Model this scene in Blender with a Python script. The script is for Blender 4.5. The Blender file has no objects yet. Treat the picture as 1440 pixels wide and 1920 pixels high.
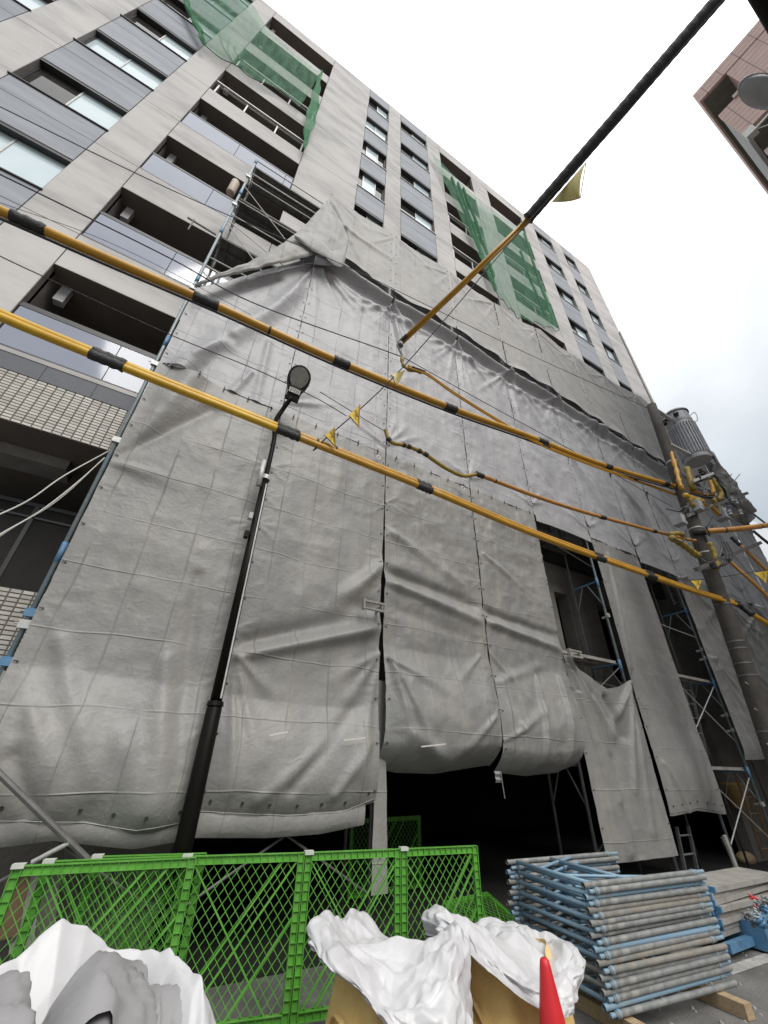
import bpy, bmesh, math, random
import numpy as np
from mathutils import Vector, Matrix
random.seed(7); rng = np.random.default_rng(7)
S = bpy.context.scene
COL = S.collection
PI = math.pi

# ------------------------------------------------------------------ camera
CAMZ = 1.6
FPX = 754.54                      # focal length in pixels of the 1440 x 1920 photograph
RW = np.array([[0.86432793, 0.28352158, 0.41539468],
               [-0.50245317, 0.45088946, 0.7377259],
               [0.02186413, -0.84635348, 0.53217267]])   # columns: camera right, down, forward in world axes
cam_d = bpy.data.cameras.new('camera'); cam = bpy.data.objects.new('camera', cam_d); COL.objects.link(cam)
cam_d.sensor_fit = 'VERTICAL'; cam_d.sensor_height = 36.0; cam_d.lens = 36.0*FPX/1920.0
cam_d.clip_start = 0.05; cam_d.clip_end = 1500
m = Matrix.Identity(4)
for i in range(3):
    m[i][0] = RW[i][0]; m[i][1] = -RW[i][1]; m[i][2] = -RW[i][2]
m.translation = Vector((0, 0, CAMZ)); cam.matrix_world = m
S.camera = cam

# ------------------------------------------------------------------ world, sun, exposure
SUN_EL, SUN_AZ = math.radians(44), math.radians(178)
W = bpy.data.worlds.new('World'); S.world = W; W.use_nodes = True
nt = W.node_tree; nt.nodes.clear()
def N(t, **k):
    n = nt.nodes.new(t)
    for a, b in k.items(): setattr(n, a, b)
    return n
out = N('ShaderNodeOutputWorld'); bg = N('ShaderNodeBackground')
sky = N('ShaderNodeTexSky'); sky.sky_type = 'NISHITA'; sky.sun_disc = False
sky.sun_elevation = SUN_EL; sky.sun_rotation = SUN_AZ; sky.air_density = 1.2; sky.dust_density = 3.0
tc = N('ShaderNodeTexCoord'); sep = N('ShaderNodeSeparateXYZ')
nt.links.new(tc.outputs['Generated'], sep.inputs[0])
def wm(op, a, b=None, c=None):
    n = N('ShaderNodeMath', operation=op)
    for i, q in enumerate((a, b, c)):
        if q is None: continue
        if isinstance(q, (int, float)): n.inputs[i].default_value = q
        else: nt.links.new(q, n.inputs[i])
    return n.outputs[0]
zc = wm('MAXIMUM', sep.outputs['Z'], 0.0)
lum = wm('MULTIPLY_ADD', wm('POWER', zc, 2.5), 15.0, 2.5)      # an overcast sky: brightest overhead
nz = N('ShaderNodeTexNoise'); nz.inputs['Scale'].default_value = 2.4; nz.inputs['Detail'].default_value = 6
nz.inputs['Roughness'].default_value = 0.55; nz.inputs['Distortion'].default_value = 0.4
nt.links.new(tc.outputs['Generated'], nz.inputs['Vector'])
cl = wm('MULTIPLY_ADD', nz.outputs['Fac'], 0.9, 0.55)
lum2 = wm('MULTIPLY', lum, cl)
ramp = N('ShaderNodeValToRGB')
ramp.color_ramp.elements[0].position = 0.30; ramp.color_ramp.elements[0].color = (0.82, 0.915, 1.0, 1)
ramp.color_ramp.elements[1].position = 0.85; ramp.color_ramp.elements[1].color = (1.0, 1.0, 0.99, 1)
nt.links.new(sep.outputs['Z'], ramp.inputs['Fac'])
vm = N('ShaderNodeVectorMath', operation='SCALE')
nt.links.new(ramp.outputs['Color'], vm.inputs[0]); nt.links.new(lum2, vm.inputs['Scale'])
mix = N('ShaderNodeMixRGB'); mix.inputs['Fac'].default_value = 0.88
nt.links.new(sky.outputs['Color'], mix.inputs['Color1']); nt.links.new(vm.outputs[0], mix.inputs['Color2'])
nt.links.new(mix.outputs[0], bg.inputs['Color']); bg.inputs['Strength'].default_value = 0.10
nt.links.new(bg.outputs[0], out.inputs['Surface'])
sun_d = bpy.data.lights.new('sun', 'SUN'); sun = bpy.data.objects.new('sun', sun_d); COL.objects.link(sun)
sun_d.energy = 1.5; sun_d.angle = math.radians(30); sun_d.color = (1.0, 0.97, 0.93)
sd = Vector((math.sin(SUN_AZ)*math.cos(SUN_EL), math.cos(SUN_AZ)*math.cos(SUN_EL), math.sin(SUN_EL)))
sun.rotation_euler = sd.to_track_quat('Z', 'Y').to_euler()
S.view_settings.view_transform = 'Standard'; S.view_settings.look = 'None'
S.view_settings.exposure = 0.62; S.view_settings.gamma = 1.0
S.view_settings.use_curve_mapping = False
try:
    S.cycles.max_bounces = 8; S.cycles.transparent_max_bounces = 16; S.cycles.use_denoising = True
except Exception: pass

# ------------------------------------------------------------------ measuring: sight lines onto real planes
def ray(px, py): return RW @ np.array([px-720.0, py-960.0, FPX])
def PY(px, py, Y):
    d = ray(px, py); p = d*(Y/d[1]); return Vector((p[0], p[1], p[2]+CAMZ))
def PZ(px, py, Z):
    d = ray(px, py); p = d*((Z-CAMZ)/d[2]); return Vector((p[0], p[1], Z))
def PX(px, py, X):
    d = ray(px, py); p = d*(X/d[0]); return Vector((p[0], p[1], p[2]+CAMZ))

# ------------------------------------------------------------------ materials
MATS = {}
def mat(name, c1, c2=None, rough=0.7, metal=0.0, scale=6.0, stretch=(1, 1, 1), detail=5, lo=0.35, hi=0.65,
        bump=0.0, bscale=40.0, world=False, spec=0.5, c3=None, s3=2.0, f3=0.5, lo3=.5, hi3=.7, st3=None, alpha=None, coat=0, trans=0):
    """Principled material whose base colour drifts between c1 and c2 (and patches of c3) by noise."""
    mt = bpy.data.materials.new(name); mt.use_nodes = True
    t = mt.node_tree; b = t.nodes['Principled BSDF']; L = t.links.new
    b.inputs['Roughness'].default_value = rough; b.inputs['Metallic'].default_value = metal
    b.inputs['Specular IOR Level'].default_value = spec
    if coat: b.inputs['Coat Weight'].default_value = coat
    if trans: b.inputs['Transmission Weight'].default_value = trans
    if world: src = t.nodes.new('ShaderNodeNewGeometry').outputs['Position']
    else: src = t.nodes.new('ShaderNodeTexCoord').outputs['Object']
    mp = t.nodes.new('ShaderNodeMapping'); mp.inputs['Scale'].default_value = stretch; L(src, mp.inputs['Vector'])
    n = t.nodes.new('ShaderNodeTexNoise'); n.inputs['Scale'].default_value = scale; n.inputs['Detail'].default_value = detail
    n.inputs['Roughness'].default_value = 0.6
    L(mp.outputs[0], n.inputs['Vector'])
    r = t.nodes.new('ShaderNodeValToRGB'); e = r.color_ramp.elements
    c2 = c2 or tuple(x*0.85 for x in c1)
    e[0].position = lo; e[0].color = (*c1, 1); e[1].position = hi; e[1].color = (*c2, 1)
    L(n.outputs['Fac'], r.inputs['Fac']); col = r.outputs['Color']
    if c3:
        n3 = t.nodes.new('ShaderNodeTexNoise'); n3.inputs['Scale'].default_value = s3; n3.inputs['Detail'].default_value = 8
        n3.inputs['Roughness'].default_value = 0.7
        if st3:
            mp3 = t.nodes.new('ShaderNodeMapping'); mp3.inputs['Scale'].default_value = st3; L(src, mp3.inputs['Vector']); L(mp3.outputs[0], n3.inputs['Vector'])
        else: L(src, n3.inputs['Vector'])
        r3 = t.nodes.new('ShaderNodeValToRGB'); r3.color_ramp.elements[0].position = lo3; r3.color_ramp.elements[1].position = hi3
        r3.color_ramp.elements[1].color = (f3, f3, f3, 1)
        L(n3.outputs['Fac'], r3.inputs['Fac'])
        mx = t.nodes.new('ShaderNodeMixRGB'); L(r3.outputs['Color'], mx.inputs['Fac']); L(col, mx.inputs['Color1'])
        mx.inputs['Color2'].default_value = (*c3, 1); col = mx.outputs[0]
    L(col, b.inputs['Base Color'])
    if bump:
        nb = t.nodes.new('ShaderNodeTexNoise'); nb.inputs['Scale'].default_value = bscale; nb.inputs['Detail'].default_value = 5
        L(mp.outputs[0], nb.inputs['Vector'])
        bp = t.nodes.new('ShaderNodeBump'); bp.inputs['Strength'].default_value = bump; bp.inputs['Distance'].default_value = 0.02
        L(nb.outputs['Fac'], bp.inputs['Height']); L(bp.outputs[0], b.inputs['Normal'])
    if alpha is not None: b.inputs['Alpha'].default_value = alpha
    MATS[name] = mt; return mt

def tarp_mat(name, c1, c2, dust, dust_hi, rough, gx=0.455, gz=0.62):
    """Coated tarpaulin: fine crumple, packing creases on a grid, dusty smears."""
    mt = mat(name, c1, c2, rough=rough, scale=0.9, world=True, c3=dust, s3=1.3, f3=dust_hi, lo3=.42, hi3=.68, lo=.3, hi=.7, detail=6, st3=(1.7, 1, .55))
    t = mt.node_tree; L = t.links.new; b = t.nodes['Principled BSDF']
    geo = t.nodes.new('ShaderNodeNewGeometry'); sp = t.nodes.new('ShaderNodeSeparateXYZ'); L(geo.outputs['Position'], sp.inputs[0])
    def mth(op, a, bb=None, c=None):
        n = t.nodes.new('ShaderNodeMath'); n.operation = op
        for i, q in enumerate((a, bb, c)):
            if q is None: continue
            if isinstance(q, (int, float)): n.inputs[i].default_value = q
            else: L(q, n.inputs[i])
        return n.outputs[0]
    wob = t.nodes.new('ShaderNodeTexNoise'); wob.inputs['Scale'].default_value = 1.2; wob.inputs['Detail'].default_value = 2
    L(geo.outputs['Position'], wob.inputs['Vector'])
    wv = mth('MULTIPLY_ADD', wob.outputs['Fac'], 0.10, -0.05)
    def line(coord, step, off):
        q = mth('DIVIDE', mth('ADD', mth('ADD', coord, off), wv), step)
        d = mth('ABSOLUTE', mth('SUBTRACT', mth('FRACT', q), 0.5))
        return mth('SUBTRACT', 1.0, mth('MINIMUM', mth('MULTIPLY', d, step/0.011), 1.0))
    gl = mth('ADD', line(sp.outputs['X'], gx, 0.11), line(sp.outputs['Z'], gz, 0.2))
    gn = t.nodes.new('ShaderNodeTexNoise'); gn.inputs['Scale'].default_value = 1.7; gn.inputs['Detail'].default_value = 2; L(geo.outputs['Position'], gn.inputs['Vector'])
    gl = mth('MULTIPLY', gl, mth('MULTIPLY', mth('MAXIMUM', mth('SUBTRACT', gn.outputs['Fac'], 0.30), 0.0), 3.4))
    n1 = t.nodes.new('ShaderNodeTexNoise'); n1.noise_type = 'RIDGED_MULTIFRACTAL'
    n1.inputs['Scale'].default_value = 3.1; n1.inputs['Detail'].default_value = 5; n1.inputs['Roughness'].default_value = 0.5
    n1.inputs['Distortion'].default_value = 0.6
    L(geo.outputs['Position'], n1.inputs['Vector'])
    n2 = t.nodes.new('ShaderNodeTexNoise'); n2.inputs['Scale'].default_value = 26; n2.inputs['Detail'].default_value = 4; L(geo.outputs['Position'], n2.inputs['Vector'])
    n4 = t.nodes.new('ShaderNodeTexNoise'); n4.noise_type = 'RIDGED_MULTIFRACTAL'; n4.inputs['Scale'].default_value = 8.5; n4.inputs['Detail'].default_value = 3
    n4.inputs['Distortion'].default_value = 1.1
    mp4 = t.nodes.new('ShaderNodeMapping'); mp4.inputs['Scale'].default_value = (.8, 1, 1.35); L(geo.outputs['Position'], mp4.inputs['Vector']); L(mp4.outputs[0], n4.inputs['Vector'])
    h = mth('MULTIPLY_ADD', n1.outputs['Fac'], 0.0085, mth('MULTIPLY_ADD', mth('MULTIPLY_ADD', n4.outputs['Fac'], 0.65, n2.outputs['Fac']), 0.0052, mth('MULTIPLY', gl, 0.0075)))
    bp = t.nodes.new('ShaderNodeBump'); bp.inputs['Strength'].default_value = 0.8; bp.inputs['Distance'].default_value = 1.0
    L(h, bp.inputs['Height']); L(bp.outputs[0], b.inputs['Normal'])
    return mt

concrete = mat('facade_mortar', (0.495, 0.482, 0.47), (0.365, 0.356, 0.348), rough=0.85, scale=1.1, stretch=(0.5, 1, 1.55), world=True,
               c3=(0.56, 0.545, 0.53), s3=0.7, f3=.6, lo3=.44, hi3=.62, bump=.2, bscale=7, lo=.42, hi=.60, detail=6, st3=(.6, 1, 1.4))
slate = mat('slate_mortar', (0.34, 0.36, 0.39), (0.25, 0.268, 0.297), rough=0.8, scale=1.5, stretch=(0.4, 1, 2.0), world=True,
            c3=(0.33, 0.355, 0.39), s3=1.0, f3=.6, lo3=.5, hi3=.75, bump=.2, bscale=7, detail=8)
joint = mat('dark_joint', (0.10, 0.10, 0.10), rough=.9)  # dark grey backing that shows in the panel joints
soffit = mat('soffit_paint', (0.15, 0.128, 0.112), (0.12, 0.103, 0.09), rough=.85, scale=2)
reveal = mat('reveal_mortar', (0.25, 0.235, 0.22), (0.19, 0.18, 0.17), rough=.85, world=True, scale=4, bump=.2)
black_m = mat('black_frame', (0.018, 0.018, 0.02), (0.03, 0.03, 0.032), rough=.45)
alu = mat('aluminium', (0.55, 0.55, 0.55), (0.42, 0.42, 0.43), rough=.38, metal=.85, scale=14)
white_metal = mat('pale_metal', (0.55, 0.55, 0.53), (0.42, 0.42, 0.41), rough=.5, metal=.3, scale=20)
dark_int = mat('interior_shade', (0.012, 0.0115, 0.011), (0.02, 0.019, 0.0175), rough=.9, scale=3)  # near-black: the gloom of unlit rooms is put into the colour
glass_dark = mat('clear_pane', (0.03, 0.028, 0.026), (0.05, 0.047, 0.044), rough=.04, spec=.55, scale=2)
glass_pale = mat('pale_pane', (0.55, 0.66, 0.70), (0.62, 0.72, 0.75), rough=.1, spec=.5, scale=1.3)  # flat pale cyan base colour, slightly glossy
rail_glass = mat('sky_toned_railing_pane', (0.25, 0.275, 0.345), (0.275, 0.30, 0.37), rough=.06, spec=.5, scale=1)  # bluish sky reflection put into the pane's base colour
stone = mat('dark_granite', (0.075, 0.08, 0.092), (0.11, 0.115, 0.13), rough=.6, scale=60, world=True)
tiles = [mat('border_tile', c, tuple(x*.9 for x in c), rough=.45, scale=30) for c in
         ((.50, .475, .42), (.44, .415, .365), (.55, .53, .475), (.40, .385, .345), (.47, .45, .41))]
grout = mat('grout', (0.13, 0.125, 0.115), rough=.9)
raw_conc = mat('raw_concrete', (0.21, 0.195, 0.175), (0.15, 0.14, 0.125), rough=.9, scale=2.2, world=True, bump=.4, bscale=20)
beige = mat('beige_pipe', (0.45, 0.37, 0.29), rough=.6)
tarpA = tarp_mat('tarp_weathered_grey', (0.26, 0.258, 0.25), (0.215, 0.213, 0.207), (0.325, 0.312, 0.28), .65, .50)
tarpB = tarp_mat('tarp_cool_grey', (0.345, 0.345, 0.355), (0.29, 0.291, 0.301), (0.44, 0.44, 0.445), .5, .50)
tarpC = tarp_mat('tarp_dusty_grey', (0.315, 0.31, 0.298), (0.25, 0.245, 0.236), (0.36, 0.35, 0.33), .6, .6)
cord = mat('black_cord', (0.02, 0.02, 0.02), rough=.7)
cordw = mat('white_cord', (0.55, 0.55, 0.5), rough=.8)
pole_m = mat('worn_steel_blue_grey', (0.27, 0.31, 0.32), (0.20, 0.235, 0.245), rough=.5, metal=.35, scale=9, c3=(0.24, 0.36, 0.43), s3=1.4, f3=.6, lo3=.55, hi3=.62, bump=.1)
pole_dark = mat('galvanised_tube', (0.20, 0.20, 0.195), (0.13, 0.13, 0.127), rough=.5, metal=.5, scale=8)
blue_m = mat('blue_paint', (0.10, 0.25, 0.42), (0.075, 0.18, 0.31), rough=.5, scale=9, c3=(.2, .24, .26), s3=5, f3=.5)
plat_m = mat('scaffold_board_steel', (0.12, 0.115, 0.105), (0.07, 0.067, 0.06), rough=.75, metal=.2, scale=5)
plank_top = mat('dusty_plank', (0.38, 0.365, 0.33), (0.27, 0.26, 0.235), rough=.8, scale=6, bump=.2)
yellow = mat('yellow_cover', (0.50, 0.265, 0.018), (0.42, 0.21, 0.015), rough=.42, scale=5, c3=(.30, .16, .02), s3=8, f3=.4)
yellow2 = mat('bright_yellow_cover', (0.62, 0.375, 0.015), (0.52, 0.30, 0.012), rough=.42, scale=5, c3=(.36, .2, .02), s3=8, f3=.3)
orange = mat('faded_orange_cover', (0.47, 0.225, 0.045), (0.36, 0.165, 0.035), rough=.5, scale=7)
olive = mat('olive_sleeve', (0.30, 0.215, 0.035), (0.19, 0.135, 0.025), rough=.6, scale=14)
black = mat('black_rubber', (0.014, 0.014, 0.015), (0.024, 0.024, 0.025), rough=.6, bump=.5, bscale=60)
flag_m = mat('yellow_flag_cloth', (0.66, 0.47, 0.04), (0.56, 0.39, 0.035), rough=.7, scale=14)
flag_pale = mat('faded_flag_cloth', (0.55, 0.47, 0.16), (0.46, 0.39, 0.13), rough=.7, scale=14)
lampblk = mat('lamp_dark_brown_paint', (0.008, 0.007, 0.006), (0.005, 0.0045, 0.004), rough=.45, scale=6, spec=.12)
lens_m = mat('smoky_lens', (0.13, 0.13, 0.115), (0.09, 0.09, 0.08), rough=.25, scale=12)
paper = mat('paper_label', (0.6, 0.58, 0.54), (0.5, 0.48, 0.45), rough=.7)
polec = mat('utility_pole_concrete', (0.075, 0.067, 0.058), (0.05, 0.045, 0.04), rough=.85, scale=5, bump=.3, bscale=30)
trans_m = mat('transformer_grey_paint', (0.36, 0.37, 0.385), (0.29, 0.298, 0.31), rough=.5, scale=7)
green_p = mat('green_plastic', (0.115, 0.37, 0.045), (0.08, 0.28, 0.033), rough=.45, scale=5, c3=(.21, .36, .13), s3=4, f3=.5)
cap_m = mat('pale_plastic_cap', (0.55, 0.58, 0.52), rough=.6)
frame_ms = [mat('frame_steel', (0.30, 0.315, 0.31), (0.18, 0.19, 0.187), rough=.5, metal=.2, scale=10, c3=(.40, .385, .34), s3=7, f3=.7, bump=.15),
            mat('frame_blue_paint', (0.18, 0.33, 0.47), (0.24, 0.34, 0.40), rough=.5, metal=.05, scale=8, c3=(.28, .27, .24), s3=6, f3=.7, bump=.15),
            mat('frame_dusty', (0.27, 0.25, 0.215), (0.18, 0.17, 0.15), rough=.7, scale=9, c3=(.15, .2, .22), s3=5, f3=.6, bump=.2)]
bag_y = mat('bulk_bag_ochre', (0.78, 0.56, 0.22), (0.70, 0.48, 0.17), rough=.65, scale=5, bump=.3, bscale=70)
bag_w = mat('white_poly_liner', (0.57, 0.57, 0.578), (0.50, 0.50, 0.51), rough=.36, scale=4, spec=.45, bump=.3, bscale=11)
strap_m = mat('ochre_webbing', (0.60, 0.42, 0.17), rough=.75)
red_m = mat('red_cone_plastic', (0.60, 0.022, 0.028), (0.52, 0.018, 0.024), rough=.42, scale=8)
asph = mat('dusty_asphalt', (0.18, 0.175, 0.168), (0.115, 0.112, 0.106), rough=.9, scale=1.6, world=True, c3=(.25, .24, .22), s3=6, f3=.5, bump=.5, bscale=55, detail=9)
paint_w = mat('worn_road_paint', (0.50, 0.49, 0.46), (0.33, 0.32, 0.30), rough=.8, scale=9, world=True)
wood = mat('raw_timber', (0.42, 0.31, 0.19), (0.32, 0.23, 0.135), rough=.75, scale=5, stretch=(1, 8, 8))
wood_d = mat('brown_timber', (0.19, 0.12, 0.07), (0.13, 0.085, 0.05), rough=.8, scale=5)
pinks = mat('pink_tile', (0.60, 0.41, 0.36), (0.52, 0.345, 0.305), rough=.6, scale=3, world=True)
pink_pale = mat('pale_render', (0.50, 0.50, 0.50), (0.42, 0.42, 0.43), rough=.8, scale=2)
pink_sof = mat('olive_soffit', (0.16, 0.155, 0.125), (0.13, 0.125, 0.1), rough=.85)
bucket_m = mat('ochre_bucket', (0.42, 0.29, 0.10), (0.34, 0.23, 0.08), rough=.6)
tower_w = mat('far_white_wall', (0.72, 0.75, 0.78), rough=.8)
tower_g = mat('far_grey_band', (0.40, 0.43, 0.46), rough=.5)
text_m = mat('brown_print', (0.20, 0.10, 0.01), rough=.8)

def crinkle(mt, sc_, dist):
    t = mt.node_tree
    for n in t.nodes:
        if n.bl_idname == 'ShaderNodeBump':
            n.inputs['Distance'].default_value = dist; n.inputs['Strength'].default_value = 1.0
            nb = n.inputs['Height'].links[0].from_node; nb.noise_type = 'RIDGED_MULTIFRACTAL'; nb.inputs['Scale'].default_value = sc_; nb.inputs['Detail'].default_value = 3; nb.inputs['Distortion'].default_value = .8
            n.invert = True
crinkle(bag_w, 9.0, .003)
def net_mat(name, col, a):
    mt = mat(name, col, tuple(x*.8 for x in col), rough=.8, scale=3, world=True)
    t = mt.node_tree; b = t.nodes['Principled BSDF']; L = t.links.new
    geo = t.nodes.new('ShaderNodeNewGeometry'); n = t.nodes.new('ShaderNodeTexNoise')
    mp = t.nodes.new('ShaderNodeMapping'); mp.inputs['Scale'].default_value = (3.0, 1, .35); L(geo.outputs['Position'], mp.inputs['Vector'])
    n.inputs['Scale'].default_value = 2.2; n.inputs['Detail'].default_value = 4; L(mp.outputs[0], n.inputs['Vector'])
    mr = t.nodes.new('ShaderNodeMapRange'); mr.inputs['From Min'].default_value = .3; mr.inputs['From Max'].default_value = .75
    mr.inputs['To Min'].default_value = a-.12; mr.inputs['To Max'].default_value = a+.16
    L(n.outputs['Fac'], mr.inputs['Value']); L(mr.outputs[0], b.inputs['Alpha'])
    return mt
net_m = net_mat('green_mesh', (0.085, 0.29, 0.155), .37)
net_s = net_mat('green_mesh_doubled', (0.09, 0.31, 0.16), .42)
net_d = net_mat('green_mesh_bunched', (0.07, 0.29, 0.13), .72)

# pink tile courses on the far block
def add_courses(mt, w, h):
    t = mt.node_tree; b = t.nodes['Principled BSDF']; L = t.links.new
    geo = t.nodes.new('ShaderNodeNewGeometry'); sp = t.nodes.new('ShaderNodeSeparateXYZ'); L(geo.outputs['Position'], sp.inputs[0])
    cb = t.nodes.new('ShaderNodeCombineXYZ'); L(sp.outputs['Y'], cb.inputs[0]); L(sp.outputs['Z'], cb.inputs[1])
    br = t.nodes.new('ShaderNodeTexBrick'); br.inputs['Scale'].default_value = 1; br.inputs['Brick Width'].default_value = w
    br.inputs['Row Height'].default_value = h; br.inputs['Mortar Size'].default_value = .012; br.offset = 0
    L(cb.outputs[0], br.inputs['Vector'])
    src = b.inputs['Base Color'].links[0].from_socket
    mx = t.nodes.new('ShaderNodeMixRGB'); L(br.outputs['Fac'], mx.inputs['Fac']); L(src, mx.inputs['Color1'])
    mx.inputs['Color2'].default_value = (.22, .17, .16, 1); L(mx.outputs[0], b.inputs['Base Color'])
add_courses(pinks, .46, .23)

# ------------------------------------------------------------------ mesh building
OFF = {}
class MB:
    def __init__(s): s.v = []; s.f = []
    def face(s, pts):
        k = len(s.v); s.v += [tuple(p) for p in pts]; s.f.append(tuple(range(k, k+len(pts))))
    def hexa(s, p):
        k = len(s.v); s.v += [tuple(q) for q in p]
        for f in ((0, 3, 2, 1), (4, 5, 6, 7), (0, 1, 5, 4), (1, 2, 6, 5), (2, 3, 7, 6), (3, 0, 4, 7)): s.f.append(tuple(k+i for i in f))
        return s
    def box(s, x0, x1, y0, y1, z0, z1):
        return s.hexa([(x0, y0, z0), (x1, y0, z0), (x1, y1, z0), (x0, y1, z0), (x0, y0, z1), (x1, y0, z1), (x1, y1, z1), (x0, y1, z1)])
    def bar(s, a, b, w, h, up=(0, 0, 1)):
        """rectangular bar from a to b, w across, h along up"""
        a = Vector(a); b = Vector(b); d = (b-a).normalized(); u = Vector(up)
        sd = d.cross(u)
        if sd.length < 1e-4: sd = d.cross(Vector((1, 0, 0)))
        sd.normalize(); u = sd.cross(d).normalized(); sd *= w/2; u *= h/2
        return s.hexa([a-sd-u, a+sd-u, a+sd+u, a-sd+u, b-sd-u, b+sd-u, b+sd+u, b-sd+u])
    def tube(s, pts, r, n=8, cap=True, hollow=False):
        pts = [Vector(p) for p in pts]; m = len(pts)
        rs = r if isinstance(r, (list, tuple)) else [r]*m
        t0 = (pts[1]-pts[0]).normalized(); u = t0.orthogonal().normalized(); k0 = len(s.v)
        for i, p in enumerate(pts):
            t = (pts[min(i+1, m-1)]-pts[max(i-1, 0)]).normalized()
            u = (u-t*u.dot(t)).normalized(); w = t.cross(u)
            for j in range(n):
                a = 2*PI*j/n; s.v.append(tuple(p+(u*math.cos(a)+w*math.sin(a))*rs[i]))
        for i in range(m-1):
            for j in range(n):
                a = k0+i*n+j; b = k0+i*n+(j+1) % n; s.f.append((a, b, b+n, a+n))
        if cap: s.f.append(tuple(k0+j for j in range(n))[::-1]); s.f.append(tuple(k0+(m-1)*n+j for j in range(n)))
        return s
    def lathe(s, prof, c=(0, 0, 0), n=24, M=None):
        k = len(s.v)
        for r, z in prof:
            for j in range(n):
                a = 2*PI*j/n; p = Vector((r*math.cos(a), r*math.sin(a), z))
                if M: p = M @ p
                s.v.append(tuple(p+Vector(c)))
        for i in range(len(prof)-1):
            for j in range(n):
                a = k+i*n+j; b = k+i*n+(j+1) % n; s.f.append((a, b, b+n, a+n))
        return s
    def grid(s, P, wrap=False):
        """P: array (a,b,3)"""
        a, b = P.shape[:2]; k = len(s.v); s.v += [tuple(q) for q in P.reshape(-1, 3)]
        for i in range(a-1):
            for j in range(b-1 if not wrap else b):
                j2 = (j+1) % b; s.f.append((k+i*b+j, k+i*b+j2, k+(i+1)*b+j2, k+(i+1)*b+j))
        return s
    def build(s, name, mt, parent=None, smooth=False, kind=None, local=False):
        v = np.array(s.v, dtype=float)
        if parent is not None: off = np.array((0, 0, 0)) if local else np.array(OFF[parent.name])
        else:
            mn, mx = v.min(0), v.max(0); off = np.array(((mn[0]+mx[0])/2, (mn[1]+mx[1])/2, mn[2]))
        me = bpy.data.meshes.new(name); me.from_pydata((v-off).tolist(), [], s.f)
        me.materials.append(mt)
        if smooth:
            me.polygons.foreach_set('use_smooth', [True]*len(me.polygons))
        me.update()
        o = bpy.data.objects.new(name, me); COL.objects.link(o)
        if parent is not None: o.parent = parent; OFF[o.name] = tuple(OFF[parent.name]) if not local else (0, 0, 0)
        else: o.location = off; OFF[o.name] = tuple(off)
        if kind: o['kind'] = kind
        return o
def tag(o, label, cat, group=None):
    o['label'] = label; o['category'] = cat
    if group: o['group'] = group
    return o
def thing(name, label, cat, loc=(0, 0, 0), group=None, rot=None):
    o = bpy.data.objects.new(name, None); COL.objects.link(o); o.location = loc; o.empty_display_size = .2
    if rot: o.rotation_euler = rot
    OFF[o.name] = tuple(loc); return tag(o, label, cat, group)
def share(src, parent, loc=(0, 0, 0), rot=(0, 0, 0), name=None, kids=True):
    c = src.copy(); COL.objects.link(c); c.parent = parent; c.location = loc; c.rotation_euler = rot
    if kids:
        for ch in src.children:
            d = ch.copy(); COL.objects.link(d); d.parent = c
    return c
def spline(pts, step=6):
    """Catmull-Rom through 3-D points"""
    P = [Vector(p) for p in pts]; P = [P[0]*2-P[1]]+P+[P[-1]*2-P[-2]]; o = []
    for i in range(1, len(P)-2):
        a, b, c, d = P[i-1:i+3]
        for k in range(step):
            t = k/step
            o.append(.5*((2*b)+(c-a)*t+(2*a-5*b+4*c-d)*t*t+(3*b-a-3*c+d)*t**3))
    o.append(P[-2]); return o
def vnoise(x, y, seed=0):
    r = np.random.default_rng(seed); G = r.random((64, 64))
    xi = np.floor(x).astype(int); yi = np.floor(y).astype(int); fx = x-xi; fy = y-yi
    fx = fx*fx*(3-2*fx); fy = fy*fy*(3-2*fy)
    g = lambda a, b: G[a % 64, b % 64]
    return (g(xi, yi)*(1-fx)+g(xi+1, yi)*fx)*(1-fy)+(g(xi, yi+1)*(1-fx)+g(xi+1, yi+1)*fx)*fy
def fbm(x, y, seed=0, oct=4, ridge=False):
    s = 0; a = 1; tot = 0
    for o in range(oct):
        n = vnoise(x*2**o+o*7.3, y*2**o+o*3.1, seed+o)*2-1
        s = s+a*((1-np.abs(n)*2) if ridge else n); tot += a; a *= .5
    return s/tot
def facets(x, y, seed=0):
    """crisp crumple: linearly interpolated random heights on a warped lattice"""
    x = x+.55*vnoise(x*.8, y*.8, seed+1); y = y+.55*vnoise(x*.8+9, y*.8+4, seed+2); a = 0; am = 1.0; tot = 0
    for o in range(3):
        c_, s_ = math.cos(.6+1.1*o), math.sin(.6+1.1*o); X, Y = (x*c_-y*s_)*2.1**o+20, (x*s_+y*c_)*2.1**o+20
        G = np.random.default_rng(seed+o).random((64, 64)); xi = np.floor(X).astype(int); yi = np.floor(Y).astype(int); fx_ = X-xi; fy_ = Y-yi
        g = lambda i, j: G[i % 64, j % 64]
        lo_ = g(xi, yi)+fx_*(g(xi+1, yi)-g(xi, yi))+fy_*(g(xi+1, yi+1)-g(xi+1, yi)); hi_ = g(xi, yi)+fy_*(g(xi, yi+1)-g(xi, yi))+fx_*(g(xi+1, yi+1)-g(xi, yi+1))
        a = a+am*(np.where(fx_ > fy_, lo_, hi_)*2-1); tot += am; am *= .5
    return a/tot
def structure(o): o['kind'] = 'structure'; return o

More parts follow.
